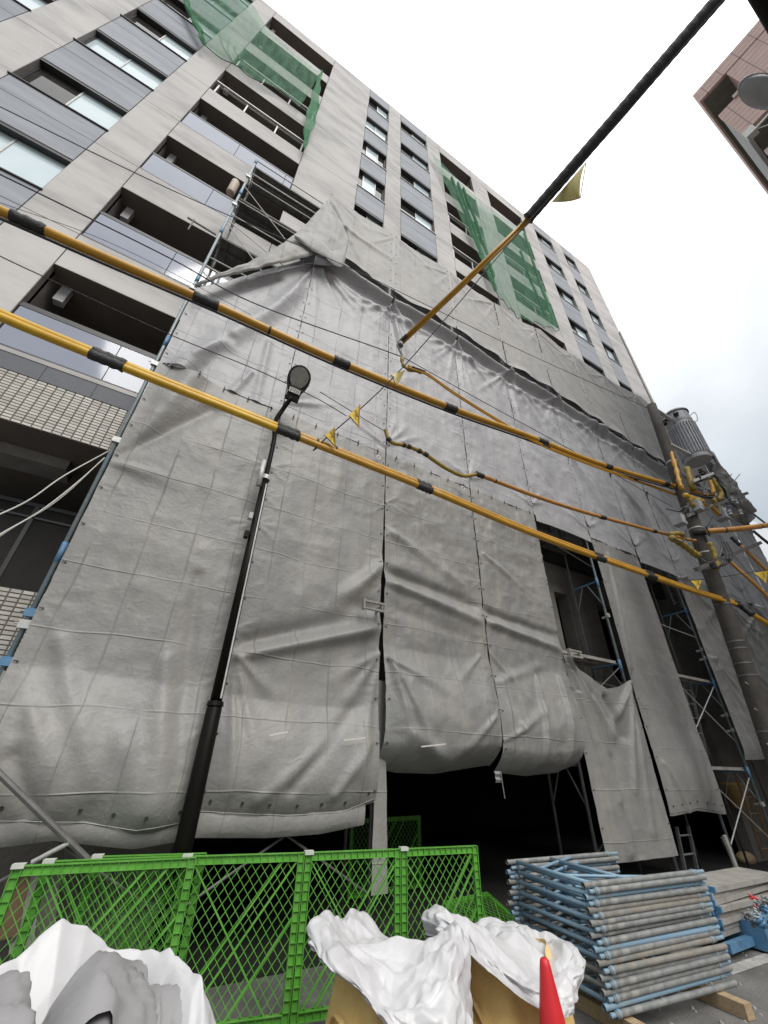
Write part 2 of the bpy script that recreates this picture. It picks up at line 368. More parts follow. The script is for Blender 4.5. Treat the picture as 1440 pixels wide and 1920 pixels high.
# ------------------------------------------------------------------ ground
g = MB(); g.face([(-200, -200, 0), (300, -200, 0), (300, 5.62, 0), (-200, 5.62, 0)])
g.face([(-200, 5.62, 0), (300, 5.62, 0), (300, 400, 0), (-200, 400, 0)])
structure(g.build('ground', asph))
a = PZ(1290, 1846, 0); b = PZ(1440, 1796, 0)
ln = MB(); dv = (b-a).normalized(); nv = Vector((-dv.y, dv.x, 0))
p0 = a-dv*.6; p1 = b+dv*9
ln.face([p0-nv*.07+Vector((0, 0, .004)), p1-nv*.07+Vector((0, 0, .004)), p1+nv*.07+Vector((0, 0, .004)), p0+nv*.07+Vector((0, 0, .004))])
structure(ln.build('road_line', paint_w))

# ------------------------------------------------------------------ apartment building under construction
D = 5.7
fx = lambda v: v*D
fz = lambda v: v*D+CAMZ
T = [1.190+.527*k for k in range(8)]            # heads of openings, floor by floor
J = [t-.353 for t in T]+[T[-1]-.353+.527]
ROOF = 5.055
bld = thing('apartment_building', 'long grey apartment block under construction behind the tarps, with blue-grey window bays', 'building', (8, 8, 0))
GAP = .009; TH = .16
def panel(x0, x1, z0, z1, mt, y=D, name='wall_panel', th=TH):
    mb = MB().box(fx(x0)+GAP, fx(x1)-GAP, y, y+th, fz(z0)+GAP, fz(z1)-GAP)
    return mb.build(name, mt, bld)
# columns: (x0, x1, kind, opening height)
COLS = [(-1.75, -1.45, 'c', 0), (-1.45, -1.130, 'w', .235), (-1.130, -.977, 'c', 0), (-.977, -.683, 'w', .234), (-.683, -.538, 'c', 0), (-.538, -.026, 'b', .353),
        (-.026, .316, 'c', 0), (.316, .508, 'w', .285), (.508, .631, 'c', 0), (.631, .908, 'w', .215), (.908, 1.060, 'c', 0),
        (1.060, 1.438, 'b', .353), (1.438, 1.645, 'c', 0), (1.645, 2.117, 'b', .353), (2.117, 2.315, 'c', 0),
        (2.315, 2.580, 'w', .225), (2.580, 2.768, 'c', 0), (2.768, 2.958, 'w', .235), (2.958, 3.245, 'c', 0)]
# recess unit meshes are shared between like openings
def window(x0, x1, zt, h, k, ci):
    X0, X1, Z1, Z0 = fx(x0), fx(x1), fz(zt), fz(zt-h)
    yf = D+.13
    fr = MB(); t = .035
    fr.box(X0, X0+t, yf, yf+.05, Z0, Z1); fr.box(X1-t, X1, yf, yf+.05, Z0, Z1)
    fr.box(X0+t, X1-t, yf, yf+.05, Z0, Z0+t); fr.box(X0+t, X1-t, yf, yf+.05, Z1-t*1.6, Z1); fr.box(X0+.003, X1-.003, D+.012, yf-.002, Z1-.085, Z1-.002)
    w = fr.build('window', black_m, bld)
    def opn(y0, y1):
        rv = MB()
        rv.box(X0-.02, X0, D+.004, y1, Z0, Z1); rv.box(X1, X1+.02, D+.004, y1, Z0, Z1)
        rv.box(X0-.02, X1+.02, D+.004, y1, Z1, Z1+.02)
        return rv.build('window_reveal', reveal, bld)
    opn(D, yf+.3)
    sl = MB().box(X0-.03, X1+.03, D-.035, yf, Z0-.028, Z0-.002); sl.build('sill', black_m if ci < 6 else white_metal, bld)
    r = random.Random(ci*31+k)
    xm = X0+(X1-X0)*(.5 if ci in (9, 15) else .49)
    state = r.random()
    if ci == 7 and k in (4, 5): xa, xb = X0+(X1-X0)*.22, X0+(X1-X0)*.66
    else: xa, xb = xm, X1-t
    MB().box(xa, xb, yf+.012, yf+.02, Z0+t, Z1-t*1.6).build('pane', glass_pale, w)
    if xa > X0+t+.01: MB().box(X0+t, xa-.03, yf+.026, yf+.034, Z0+t, Z1-t*1.6).build('pane', glass_pale if (ci == 3 and k in (1, 3, 6) or ci == 1 or (ci == 7 and k == 6)) else glass_dark, w)
    if xb < X1-t-.01: MB().box(xb+.03, X1-t, yf+.026, yf+.034, Z0+t, Z1-t*1.6).build('pane', glass_dark, w)
    MB().box(xa-.03, xa, yf-.006, yf+.045, Z0+t, Z1-t*1.6).build('mullion', white_metal, w)
    if xb < X1-t-.01: MB().box(xb, xb+.03, yf-.006, yf+.045, Z0+t, Z1-t*1.6).build('mullion', white_metal, w)
def balcony(x0, x1, zt, h, k, ci):
    X0, X1, Z1, Z0 = fx(x0), fx(x1), fz(zt), fz(zt-h); dep = 1.5; Y1 = D+dep
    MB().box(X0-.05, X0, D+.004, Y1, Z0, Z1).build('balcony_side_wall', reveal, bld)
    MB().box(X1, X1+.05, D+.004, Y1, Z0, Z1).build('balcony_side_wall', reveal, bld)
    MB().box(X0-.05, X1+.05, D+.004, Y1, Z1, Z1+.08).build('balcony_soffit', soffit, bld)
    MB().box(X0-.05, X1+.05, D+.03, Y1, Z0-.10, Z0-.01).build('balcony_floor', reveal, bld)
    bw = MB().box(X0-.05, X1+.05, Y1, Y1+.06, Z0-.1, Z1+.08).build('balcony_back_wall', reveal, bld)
    dr = MB(); n = 3 if x1-x0 > .45 else 2; ww = (X1-X0)*.62/n
    d0 = X0+(X1-X0)*.28
    for q in range(n): dr.box(d0+q*ww+.03, d0+(q+1)*ww-.03, Y1-.03, Y1-.005, Z0, Z1-.32)
    dr.build('sliding_door', glass_dark, bw)
    if k == 0 and ci == 5:
        vt = MB()
        for q in (0, 1): vt.lathe([(.0, 0), (.085, 0), (.10, .03), (.10, .05)], (0, 0, 0), 16, Matrix.Translation((X0+.75+q*.42, Y1-.012, Z1-.42-q*.03)) @ Matrix.Rotation(PI/2, 4, 'X'))
        vt.build('vent_hood', black_m, bw)
    if ci == 5 or ci == 11:
        MB().box(X0+.10, X0+.24, D+.34, D+.46, Z1-.40, Z1-.002).build('duct_box', beige if False else pink_pale, bld)
    # railing
    glass = (ci == 5 and k <= 3)
    rails = glass or (ci == 5 and k in (4, 5)) or (ci > 5 and k in (3, 4, 5))
    if rails:
        rl = MB().box(X0+.01, X1-.01, D+.03, D+.075, Z0+.93, Z0+.98); rl.box(X0+.01, X1-.01, D+.10, D+.14, Z0+.90, Z0+.935)
        rail = rl.build('railing', white_metal if not glass else black_m, bld)
        n = 3 if ci == 5 else 2
        ps = [X0+.10]+[X0+(X1-X0)*(q+1)/n-(.10 if q == n-1 else 0) for q in range(n)]
        for q in ps:
            MB().box(q-.02, q+.02, D+.08, D+.115, Z0, Z0+.90).build('railing_post', white_metal if not glass else black_m, rail)
        if glass:
            MB().box(X0+.01, X1-.01, D+.005, D+.055, Z0, Z0+.045).build('bottom_channel', black_m, rail)
            st = [X0+.02, X0+(X1-X0)*.46, X0+(X1-X0)*.92, X1-.02]
            for q in range(3): MB().box(st[q]+.006, st[q+1]-.006, D+.015, D+.03, Z0+.05, Z0+.86).build('railing_pane', rail_glass, rail)
            MB().box(X0+.01, X1-.01, D+.008, D+.05, Z0+.865, Z0+.925).build('pane_head_trim', black_m, rail)
for ci, (x0, x1, kd, h) in enumerate(COLS):
    lo_k = 0
    for k in range(8):
        mt = slate if kd == 'w' else concrete
        top = J[k+1] if k < 7 else ROOF
        vis = True
        if kd == 'c':
            panel(x0, x1, J[k], min(top, J[k]+.527), mt)
            if k == 7: panel(x0, x1, J[7]+.527, ROOF, mt)
        else:
            if kd == 'w': panel(x0, x1, J[k], T[k]-h, mt)
            if k < 7: panel(x0, x1, T[k], J[k+1], mt)
            else: panel(x0, x1, T[k], ROOF, concrete if kd == 'b' else mt)
            # openings that the tarps hide completely are left as plain wall
            if ci >= 7 and fz(T[k]) < 9.6:
                MB().box(fx(x0)-.01, fx(x1)+.01, D+.02, D+.1, fz(T[k]-h)-.02, fz(T[k])+.02).build('blank_infill', reveal, bld); continue
            (window if kd == 'w' else balcony)(x0, x1, T[k], h, k, ci)
# dark backing behind the panel joints: only behind solid strips and spandrels
bk = MB()
for (x0, x1, kd, h) in COLS:
    if kd == 'c': bk.box(fx(x0), fx(x1), D+TH-.03, D+TH+.03, fz(J[0]), fz(ROOF)-.02)
    else:
        for k in range(8):
            z1 = (J[k+1] if k < 7 else ROOF)
            bk.box(fx(x0), fx(x1), D+TH-.03, D+TH+.02, fz(T[k])+.085, fz(z1)-.03 if k == 7 else fz(z1)+.0)
            if kd == 'w': bk.box(fx(x0), fx(x1), D+TH-.03, D+TH+.02, fz(J[k])+.001, fz(T[k]-h)-.03)
bk.build('wall_core', joint, bld)
# dark rooms behind the windows, the roof, the right-hand end wall
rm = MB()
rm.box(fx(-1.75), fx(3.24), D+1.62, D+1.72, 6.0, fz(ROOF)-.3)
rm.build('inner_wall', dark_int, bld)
MB().box(fx(-1.75), fx(3.245), D+.0, D+12, fz(ROOF)+.001, fz(ROOF)+.10).build('roof_coping', concrete, bld)
MB().box(fx(3.245)+.003, fx(3.245)+.2, D+.001, D+12, 0, fz(ROOF)).build('end_wall', concrete, bld)
MB().tube([(fx(3.245)+.08, D-.06, 6), (fx(3.245)+.08, D-.06, 23.2)], .06, 8).build('downpipe', white_metal, bld)
# first-floor lip, granite band, tiled band on the left
XL0, XL1 = fx(-.62), fx(-.15)
MB().box(XL0, XL1, D-.02, D+.3, fz(.823)+.002, fz(J[0])-.004).build('floor_edge', concrete, bld)
sx = [XL0, fx(-.411), fx(-.313), fx(-.226), XL1]
sx = [fx(-.62), fx(-.508), fx(-.411), fx(-.303), fx(-.2), XL1]
for q in range(len(sx)-1):
    MB().box(sx[q]+.003, sx[q+1]-.003, D-.012, D+.1, fz(.773)+.003, fz(.823)-.002).build('granite_slab', stone, bld)
def tile_field(x0, x1, z0, z1, tw, th, singles):
    nx = int(round((x1-x0)/tw)); nz = int(round((z1-z0)/th)); tw = (x1-x0)/nx; th = (z1-z0)/nz
    MB().box(x0, x1, D+.002, D+.1, z0, z1).build('tile_bed', grout, bld)
    protos = []
    for tm in tiles:
        mb = MB(); e = .004; w2, h2 = tw/2-.0045, th/2-.0035
        mb.hexa([(-w2, .004, -h2), (w2, .004, -h2), (w2, .004, h2), (-w2, .004, h2),
                 (-w2+e, -.009, -h2+e), (w2-e, -.009, -h2+e), (w2-e, -.009, h2-e), (-w2+e, -.009, h2-e)])
        me = bpy.data.meshes.new('tile'); me.from_pydata(mb.v, [], mb.f); me.materials.append(tm); protos.append(me)
    rest = MB(); mi = []
    for j in range(nz):
        for i in range(nx-1, -1, -1):
            k = random.choice((0, 0, 1, 1, 2, 3, 4)); c = Vector((x0+(i+.5)*tw, D+random.uniform(-.0015, .0015), z0+(j+.5)*th))
            if singles > 0:
                singles -= 1
                o = bpy.data.objects.new('tile', protos[k]); COL.objects.link(o); o.parent = bld; o.location = c-Vector(OFF[bld.name])
            else:
                rest.hexa([v.co+c for v in protos[k].vertices]); mi += [k]*6
    if rest.v:
        o = rest.build('tile_course', tiles[0], bld, kind='stuff')
        for tm in tiles[1:]: o.data.materials.append(tm)
        o.data.polygons.foreach_set('material_index', mi)
tile_field(fx(-.545), fx(-.16), fz(.6375), fz(.7725), .109, .0478, 190)
tile_field(fx(-.315), fx(-.18), fz(.05), fz(.273), .109, .0485, 110)
# deep loggia below the tiled band
LZ1, LZ0 = fz(.6375)-.004, fz(.273)+.002
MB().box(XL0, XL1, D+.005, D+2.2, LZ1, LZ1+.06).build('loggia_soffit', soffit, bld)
MB().box(fx(-.5), fx(-.3), D+.55, D+.95, LZ1-.16, LZ1-.002).build('loggia_beam', reveal, bld)
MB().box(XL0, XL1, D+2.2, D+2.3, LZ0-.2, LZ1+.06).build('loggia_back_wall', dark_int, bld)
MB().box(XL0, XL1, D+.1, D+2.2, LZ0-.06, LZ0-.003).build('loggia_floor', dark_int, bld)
wf = MB().box(XL0, XL1, D+1.0, D+1.06, LZ1-.62, LZ1-.56).box(XL0, XL1, D+1.0, D+1.06, LZ1-.80, LZ1-.77)
for q in range(5): wf.box(XL0+.4+q*.6, XL0+.45+q*.6, D+1.0, D+1.06, LZ0, LZ1-.62)
wf = wf.build('loggia_window_frame', black_m, bld)
MB().box(XL0, XL1, D+1.02, D+1.03, LZ0, LZ1-.56).build('pane', dark_int, wf)  # pane, back wall and floor coloured near-black for the loggia's shade
# lower storeys behind the scaffold: raw concrete wall with door openings
LX0, LX1 = XL1+.004, fx(3.245)
ZL = fz(J[0])-.003
ops = [(.9, 12.6, 0, 2.75), (7.75, 8.22, 3.30, 5.08), (9.26, 9.95, 3.30, 5.06), (10.9, 11.5, 3.3, 5.0)]
lw = MB()
xs = sorted({LX0, LX1, *[o[0] for o in ops], *[o[1] for o in ops]}); zs = sorted({0, ZL, *[o[2] for o in ops], *[o[3] for o in ops]})
for i in range(len(xs)-1):
    for j in range(len(zs)-1):
        cx, cz = (xs[i]+xs[i+1])/2, (zs[j]+zs[j+1])/2
        if any(o[0] < cx < o[1] and o[2] < cz < o[3] for o in ops): continue
        lw.box(xs[i], xs[i+1], D, D+.3, zs[j], zs[j+1])
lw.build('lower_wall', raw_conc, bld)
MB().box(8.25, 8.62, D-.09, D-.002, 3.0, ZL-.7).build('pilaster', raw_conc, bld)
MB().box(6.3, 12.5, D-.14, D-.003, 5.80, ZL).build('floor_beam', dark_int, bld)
ib = MB()      # ground floor shell, near-black colour in place of unlit gloom
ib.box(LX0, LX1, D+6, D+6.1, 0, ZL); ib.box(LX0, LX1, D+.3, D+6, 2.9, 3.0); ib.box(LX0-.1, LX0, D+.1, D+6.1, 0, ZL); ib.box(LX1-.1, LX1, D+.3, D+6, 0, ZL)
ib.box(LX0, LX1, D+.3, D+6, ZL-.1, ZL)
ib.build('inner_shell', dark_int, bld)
MB().box(LX0-.1, LX1, 4.98, D+6, .001, .02).build('shade_slab', dark_int, bld)  # near-black sheet added over the ground to paint the entrance's shade

# ------------------------------------------------------------------ scaffold
XJ = [-1.005, .77, 2.63, 4.50, 6.22, 8.02, 9.80, 11.50, 13.35, 15.2, 17.05, 18.9]
YF, YR = 4.78, 5.40
LV = 1.70
sc = thing('scaffold', 'tall tube scaffold standing in front of the grey building behind the tarps', 'scaffold', (0, 5.1, 0))
def sub(mb, name, mt, **k): return mb.build(name, mt, sc, **k)
for j, x in enumerate(XJ):
    zt = 13.62 if j == 0 else 13.75
    z0 = 2.95 if j == 3 else 0
    p = sub(MB().tube([(x, YF, z0+.02), (x, YF, zt)], .0245, 10), 'pole', pole_m if j < 2 or j in (5, 6, 7) else pole_dark, smooth=True)
    sub(MB().tube([(x+.01, YR, z0+.02), (x+.01, YR, zt-.3)], .0215, 8), 'pole', pole_dark, smooth=True)
    if j != 3: sub(MB().box(x-.07, x+.07, YF-.07, YF+.07, 0.003, .014).tube([(x, YF, .014), (x, YF, .2)], .019, 8).tube([(x, YF, .13), (x, YF, .16)], .05, 6), 'jack_base', white_metal)
    for lv in range(1, 9):
        z = lv*LV+.02
        if j == 3 or (j == 2 and lv > 1): continue
        if j in (1,) and 1 < lv < 6: continue
        if j > 7: continue
        if j == 0 and lv < 4 and lv != 1 and lv != 2: continue
        fr = MB().tube([(x, YF+.03, z-.06), (x, YR-.02, z-.06)], .017, 8)
        sub(fr, 'crossbar', blue_m if j in (5, 6, 7) else pole_dark)
        br = MB().tube([(x, YF+.02, z-.55), (x, (YF+YR)/2-.06, z-.08)], .012, 6).tube([(x, YR-.02, z-.55), (x, (YF+YR)/2+.06, z-.08)], .012, 6)
        sub(br, 'frame_brace', pole_dark if j < 5 else pole_m)
        if j in (0, 5, 6, 7):
            sub(MB().tube([(x, YF, z-.20), (x, YF, z+.02)], .029, 10), 'coupler', blue_m, smooth=True)
def clamp(x, z, y=YF, mt=blue_m):
    mb = MB().box(x-.042, x+.042, y-.05, y-.005, z-.03, z+.045).tube([(x-.075, y-.03, z+.01), (x+.075, y-.03, z+.01)], .008, 6).tube([(x+.03, y+.01, z), (x+.03, y+.12, z-.01)], .024, 8)
    return sub(mb, 'clamp', mt)
for px, py, mt in ((55, 1150, blue_m), (45, 1172, white_metal), (12, 1242, blue_m)):
    q = PY(px, py, YF-.03); clamp(XJ[0], q.z, YF, mt)
for q in (4.8, 6.2, 8.1, 11.2, 12.6): clamp(XJ[0], q, YF, white_metal)
for q in (1.1, 2.4, 2.7, 3.9, 4.1): clamp(XJ[7], q, YF, white_metal)
clamp(XJ[5], 4.3, YF, white_metal)
# platforms
def platform(x0, x1, z, mt=plat_m, boards=2, nm='platform'):
    wd = (YR-YF-.1)/boards
    for b in range(boards):
        y0 = YF+.05+b*wd
        mb = MB().box(x0+.03, x1-.03, y0+.006, y0+wd-.006, z-.012, z)
        mb.box(x0+.03, x1-.03, y0+.006, y0+.026, z-.055, z-.0125); mb.box(x0+.03, x1-.03, y0+wd-.026, y0+wd-.006, z-.055, z-.0125)
        for q in range(5):
            xx = x0+.15+q*(x1-x0-.3)/4; mb.box(xx-.015, xx+.015, y0+.027, y0+wd-.027, z-.045, z-.0125)
        sub(mb, nm, mt)
for z in (13.45, 11.75, 10.05, 8.4): platform(XJ[0], XJ[1], z)
platform(XJ[4], XJ[5], 3.42, plank_top, 2); platform(XJ[4], XJ[5], 5.95); platform(XJ[6], XJ[7], 3.42, plank_top); platform(XJ[6], XJ[7], 1.72, plank_top); platform(XJ[6], XJ[7], 5.95)
platform(XJ[0], XJ[1], 1.72); platform(XJ[1], XJ[2], 1.72)
for z in (13.62, 12.9): sub(MB().tube([(XJ[0], YF, z), (XJ[1], YF, z)], .016, 8), 'guard_rail', white_metal)
for z in (12.6, 11.55, 10.9, 9.2): sub(MB().tube([(XJ[0], YF+.03, z), (XJ[1], YF+.03, z)], .012, 8), 'guard_rail', white_metal)
for (a, b, c, d) in ((XJ[0], 12.2, XJ[1], 10.4), (XJ[0], 10.6, XJ[1], 9.9), (XJ[0], 10.5, XJ[1], 8.6), (XJ[0], 8.9, XJ[1], 8.6), (XJ[0], 8.7, XJ[1], 7.4)):
    sub(MB().tube([(a, YF+.01, b), (c, YF+.01, d)], .011, 6), 'cross_brace', white_metal)
for (j, z0, z1) in ((4, 5.8, 5.4), (6, .5, 1.55), (6, 1.55, .5), (6, 3.3, 2.2), (6, 2.2, 3.3), (6, 4.5, 4.4), (4, 3.0, 2.9), (4, 2.3, 3.3), (4, .6, 1.6), (1, .5, 1.5), (1, 1.5, .5), (0, .5, 1.5), (0, 1.5, .5), (3, 2.95, 2.9)):
    sub(MB().tube([(XJ[j], YF+.02, z0), (XJ[j+1], YF+.02, z1)], .0115, 6), 'cross_brace', white_metal if j == 6 else pole_dark)
# a tube that juts out with a coupler on its end, and the upright beige roll tied to the corner
q = PY(352, 408, 4.95); q2 = PY(405, 440, 4.95)
sub(MB().tube([q, q2], .02, 8).tube([q+Vector((.10, 0, -.35)), q+Vector((.10, 0, .05))], .014, 6), 'outrigger_tube', pole_dark)
q = PY(437, 352, 4.9)
rl = MB().lathe([(.0, -.30), (.075, -.30), (.085, -.26), (.085, .26), (.06, .31), (0, .31)], q, 14)
tag(rl.build('wrapped_roll', beige, smooth=True), 'beige wrapped roll standing at the top left corner of the scaffold', 'roll')
# pale bracket ends that poke out between the tarps
for px, py, w in ((700, 1136, .34), (1078, 1226, .34)):
    q = PY(px, py, 4.5); mb = MB()
    mb.box(q.x-.13, q.x+.17, q.y-.02, q.y+.02, q.z+.035, q.z+.06).box(q.x-.13, q.x+.17, q.y-.02, q.y+.02, q.z-.06, q.z-.035)
    mb.box(q.x-.155, q.x-.13, q.y-.03, q.y+.03, q.z-.07, q.z+.07).box(q.x+.12, q.x+.145, q.y-.015, q.y+.25, q.z-.03, q.z+.03)
    sub(mb, 'bracket', plank_top)
# slanted prop at the lower left
q = PY(0, 1452, 4.35); q2 = PY(165, 1612, 4.45)
sub(MB().tube([q+(q-q2)*.5, q2+(q2-q)*.12], .022, 8), 'raking_tube', pole_dark)
sub(MB().tube([PY(60, 1617, 4.5), PY(130, 1580, 4.42)], .016, 8), 'raking_tube', white_metal)

# ------------------------------------------------------------------ tarpaulins
TY = 4.66
def seg_feats(X, Z, feats):
    h = np.zeros_like(X)
    for (x0, z0, x1, z1, a0, a1, w0, w1) in feats:
        dx, dz = x1-x0, z1-z0; L2 = dx*dx+dz*dz+1e-9
        t = ((X-x0)*dx+(Z-z0)*dz)/L2; tcx = np.clip(t, 0, 1)
        d2 = (X-x0-tcx*dx)**2+(Z-z0-tcx*dz)**2
        w = w0+(w1-w0)*tcx; h += (a0+(a1-a0)*tcx)*np.exp(-d2/(w*w))
    return h
def R(px0, py0, px1, py1, a0, a1, w0, w1, Y=TY):
    p, q = PY(px0, py0, Y), PY(px1, py1, Y); return (p.x, p.z, q.x, q.z, a0, a1, w0, w1)
def fan(x, z, ang0, ang1, n, L, a=.035, w0=.015, w1=.09, seed=0):
    r = random.Random(seed); o = []
    for i in range(n):
        t = math.radians(ang0+(ang1-ang0)*(i+.5)/n+r.uniform(-6, 6)); l = L*r.uniform(.6, 1.15)
        o.append((x, z, x+math.cos(t)*l, z+math.sin(t)*l, a*r.uniform(.7, 1.2), .0, w0, w1*r.uniform(.6, 1.2)))
    return o
def pinches(x0, x1, z0, z1, seed, a=.016, step=.455):
    """little radiating folds where the sheet is tied to its neighbours"""
    r = random.Random(seed); o = []
    z = z0+.25
    while z < z1-.1:
        if r.random() < .75: o += fan(x0, z, -60, 50, 3, .35, a*r.uniform(.5, 1.4), .012, .05, r.random())
        if r.random() < .75: o += fan(x1, z, 130, 240, 3, .35, a*r.uniform(.5, 1.4), .012, .05, r.random())
        z += step
    return o
def sheet(label, x0, x1, top, bot, mt, feats=(), seed=0, nx=64, nz=150, amp=.022, Y=TY, belly=0., bellyh=.25, tuck=0., group=None,
          ties=True, hem=False, noise_s=1.6, ex=None, name='tarp', parent=None, tie_top=False, wave=0., gap=.005, hf=None):
    u = np.linspace(0, 1, nx)[None, :]; v = np.linspace(0, 1, nz)[:, None]
    f0 = x0 if callable(x0) else (lambda z: x0+0*z); f1 = x1 if callable(x1) else (lambda z: x1+0*z)
    X = f0(v)*(1-u)+f1(v)*u+0*v
    tz = top(X) if callable(top) else top+0*X; bz = bot(X) if callable(bot) else bot+0*X
    Z = bz*(1-v)+tz*v
    Wd = np.abs(f1(v)-f0(v))
    e = np.clip(np.minimum(u, 1-u)*Wd/.22, 0, 1); e = e*e*(3-2*e)
    nzv = fbm(X*noise_s, Z*noise_s*.8, 100+seed*11, 4)*amp + fbm(X*2.6+1.7, Z*2.1, 300+seed*7, 3, True)*amp*.55
    h = nzv*(.35+.65*e)
    if len(feats): h = h+seg_feats(X, Z, feats)*(.35+.65*e)
    if hf: h = h+hf(X, Z)
    if belly: h = h+belly*np.sin(PI*np.clip(v/bellyh, 0, 1)**.75)*(.5+.5*e)
    if tuck: h = h-tuck*np.clip(1-v/.06, 0, 1)**1.5
    if wave: h = h+wave*np.sin(X*7+Z)*e
    sc_ = gap*np.abs(np.sin(PI*Z/.455))*np.clip(1-np.minimum(u, 1-u)*Wd/.12, 0, 1)+.001
    Xs = X+np.where(u < .5, 1, -1)*sc_*np.clip(1-np.minimum(u, 1-u)*Wd/.12, 0, 1)
    Yy = Y-h
    if ex: Xs, Yy, Z = ex(Xs, Yy, Z, u, v)
    P = np.stack([Xs, Yy+0*Z, Z], -1)
    o = MB().grid(P).build(name, mt, parent, smooth=True)
    if parent is None: tag(o, label, 'tarp', group)
    if ties:
        tb = MB()
        for jj in (0, nx-1):
            zz = Z[:, jj]; k = math.ceil(zz[0]/.455)*.455
            while k < zz[-1]:
                i = int(np.argmin(abs(zz-k))); jn = 2 if jj == 0 else nx-3; q = Vector(P[i, jn])
                sgn = -1 if jj == 0 else 1
                tb.tube([q+Vector((0, -.012, 0)), q+Vector((sgn*.030, -.014, .004))], .0036, 5)
                tb.lathe([(.004, 0), (.009, 0), (.009, .003), (.004, .003)], q+Vector((0, -.008, 0)), 8, Matrix.Rotation(PI/2, 4, 'X'))
                k += .455
        if tie_top:
            for i in range(5):
                j2 = int((i+.5)/5*nx); q = Vector(P[-2, j2]); tb.tube([q+Vector((0, -.02, -.02)), q+Vector((0, -.02, .05))], .006, 5)
                tb.lathe([(0, 0), (.014, 0), (.014, .006)], q+Vector((0, -.02, -.02)), 8, Matrix.Rotation(PI/2, 4, 'X'))
        if tb.v: tb.build('tie_cord', cord, o, kind='stuff')
    if hem:       # reinforced hem: a rib with eyelets, and the second layer hanging behind it
        hb = MB(); row = P[2]
        hb.tube([Vector(q)+Vector((0, -.004, -.01)) for q in row[::3]], .004, 5)
        ey = MB()
        for i in range(7):
            q = Vector(P[5, int((i+.5)/7*nx)]); ey.lathe([(0, 0), (.011, 0), (.015, .003), (.011, .004)], q+Vector((0, -.004, 0)), 10, Matrix.Rotation(PI/2, 4, 'X'))
        hb.build('hem', mt, o); ey.build('eyelet', cord, o, kind='stuff')
    return o, P
GRPA, GRPB, GRPC = 'bottom row of tarps', 'middle row of tarps', 'top row of tarps'
zAB = lambda X: 6.17-.010*X
def interp(pts):
    pts = sorted(pts); xs_ = [p[0] for p in pts]; zs_ = [p[1] for p in pts]
    return lambda X: np.interp(X, xs_, zs_)
def pix(pts, Y=TY): return interp([(PY(a, b, Y).x, PY(a, b, Y).z) for a, b in pts])
G = .004
# --- bottom row
fA0 = [R(238, 835, 375, 690, .03, .13, .10, .22), R(205, 862, 400, 765, -.03, -.09, .06, .12), R(210, 868, 330, 905, .05, .01, .03, .12),
       R(60, 1330, 110, 1500, .05, .03, .06, .12), R(30, 1420, 60, 1520, -.03, -.03, .05, .06), R(230, 1380, 260, 1520, .03, .05, .1, .15), R(310, 1240, 290, 1540, .04, .04, .08, .12),
       R(110, 1200, 180, 1480, .03, .03, .06, .1), R(370, 1080, 330, 1450, -.03, -.02, .06, .08)]
sheet('bottom-row grey tarp left of the street lamp, beside the left scaffold pole', XJ[0]+.05, XJ[1]-G, zAB, pix([(0, 1550), (150, 1552), (250, 1566), (365, 1548)]), tarpA,
      fA0+pinches(XJ[0], XJ[1], 1.2, 6, 1), 1, 80, 220, belly=.13, bellyh=.22, tuck=.02, group=GRPA, hem=True, tie_top=True)
fA1 = [R(440, 1232, 715, 1178, .07, .13, .06, .09), R(455, 1203, 650, 1160, -.08, -.05, .08, .12), R(620, 1140, 722, 1058, .02, .13, .12, .07), R(560, 1120, 700, 1140, .02, -.07, .12, .1),
       R(440, 1228, 480, 1420, .06, .02, .02, .09), R(440, 1228, 545, 1340, .055, .0, .02, .1), R(438, 1230, 428, 1480, .05, .02, .02, .06), R(715, 1222, 632, 1340, .05, .01, .02, .1), R(715, 1222, 668, 1440, .06, .02, .02, .09),
       R(715, 1222, 695, 1500, .05, .03, .02, .06), R(715, 1222, 600, 1290, .05, 0, .02, .1), R(480, 1500, 620, 1380, .03, .02, .06, .06), R(540, 1480, 660, 1330, -.03, -.02, .05, .07), R(620, 1490, 690, 1390, .035, .02, .05, .06)]
slit = lambda v: .024*np.exp(-((v-.30)/.33)**4)+0*v
sheet('bottom-row grey tarp between the street lamp and the open slit seam', XJ[1]+G, lambda v: XJ[2]-G-slit(v), zAB, pix([(370, 1530), (540, 1538), (640, 1530), (700, 1505)]), tarpA,
      fA1+pinches(XJ[1], XJ[2], 1.2, 6, 2), 2, 80, 220, belly=.14, bellyh=.2, tuck=.03, group=GRPA, hem=True, tie_top=True)
fA2 = [R(724, 1068, 905, 1140, -.10, -.05, .07, .08), R(724, 1092, 898, 1165, .10, .06, .06, .08), R(724, 1232, 808, 1440, .085, .03, .018, .08), R(724, 1232, 765, 1430, .06, .02, .018, .06), R(724, 1236, 880, 1330, .06, .0, .02, .12),
       R(740, 1140, 890, 1200, -.04, -.03, .1, .12), R(760, 1380, 840, 1440, .05, .05, .08, .1), R(900, 1230, 830, 1300, .04, 0, .02, .08), R(925, 1330, 850, 1420, .05, .02, .02, .08), R(735, 1000, 860, 1090, .05, .02, .07, .1)]
sheet('bottom-row grey tarp with baggy lower edge just right of the open slit seam', lambda v: XJ[2]+G+slit(v), XJ[3]-G, zAB, pix([(714, 1441), (760, 1450), (830, 1452), (930, 1436)]), tarpA,
      fA2+pinches(XJ[2], XJ[3], 1.7, 6, 3), 3, 80, 220, amp=.04, belly=.20, bellyh=.30, tuck=.20, group=GRPA, tie_top=True)
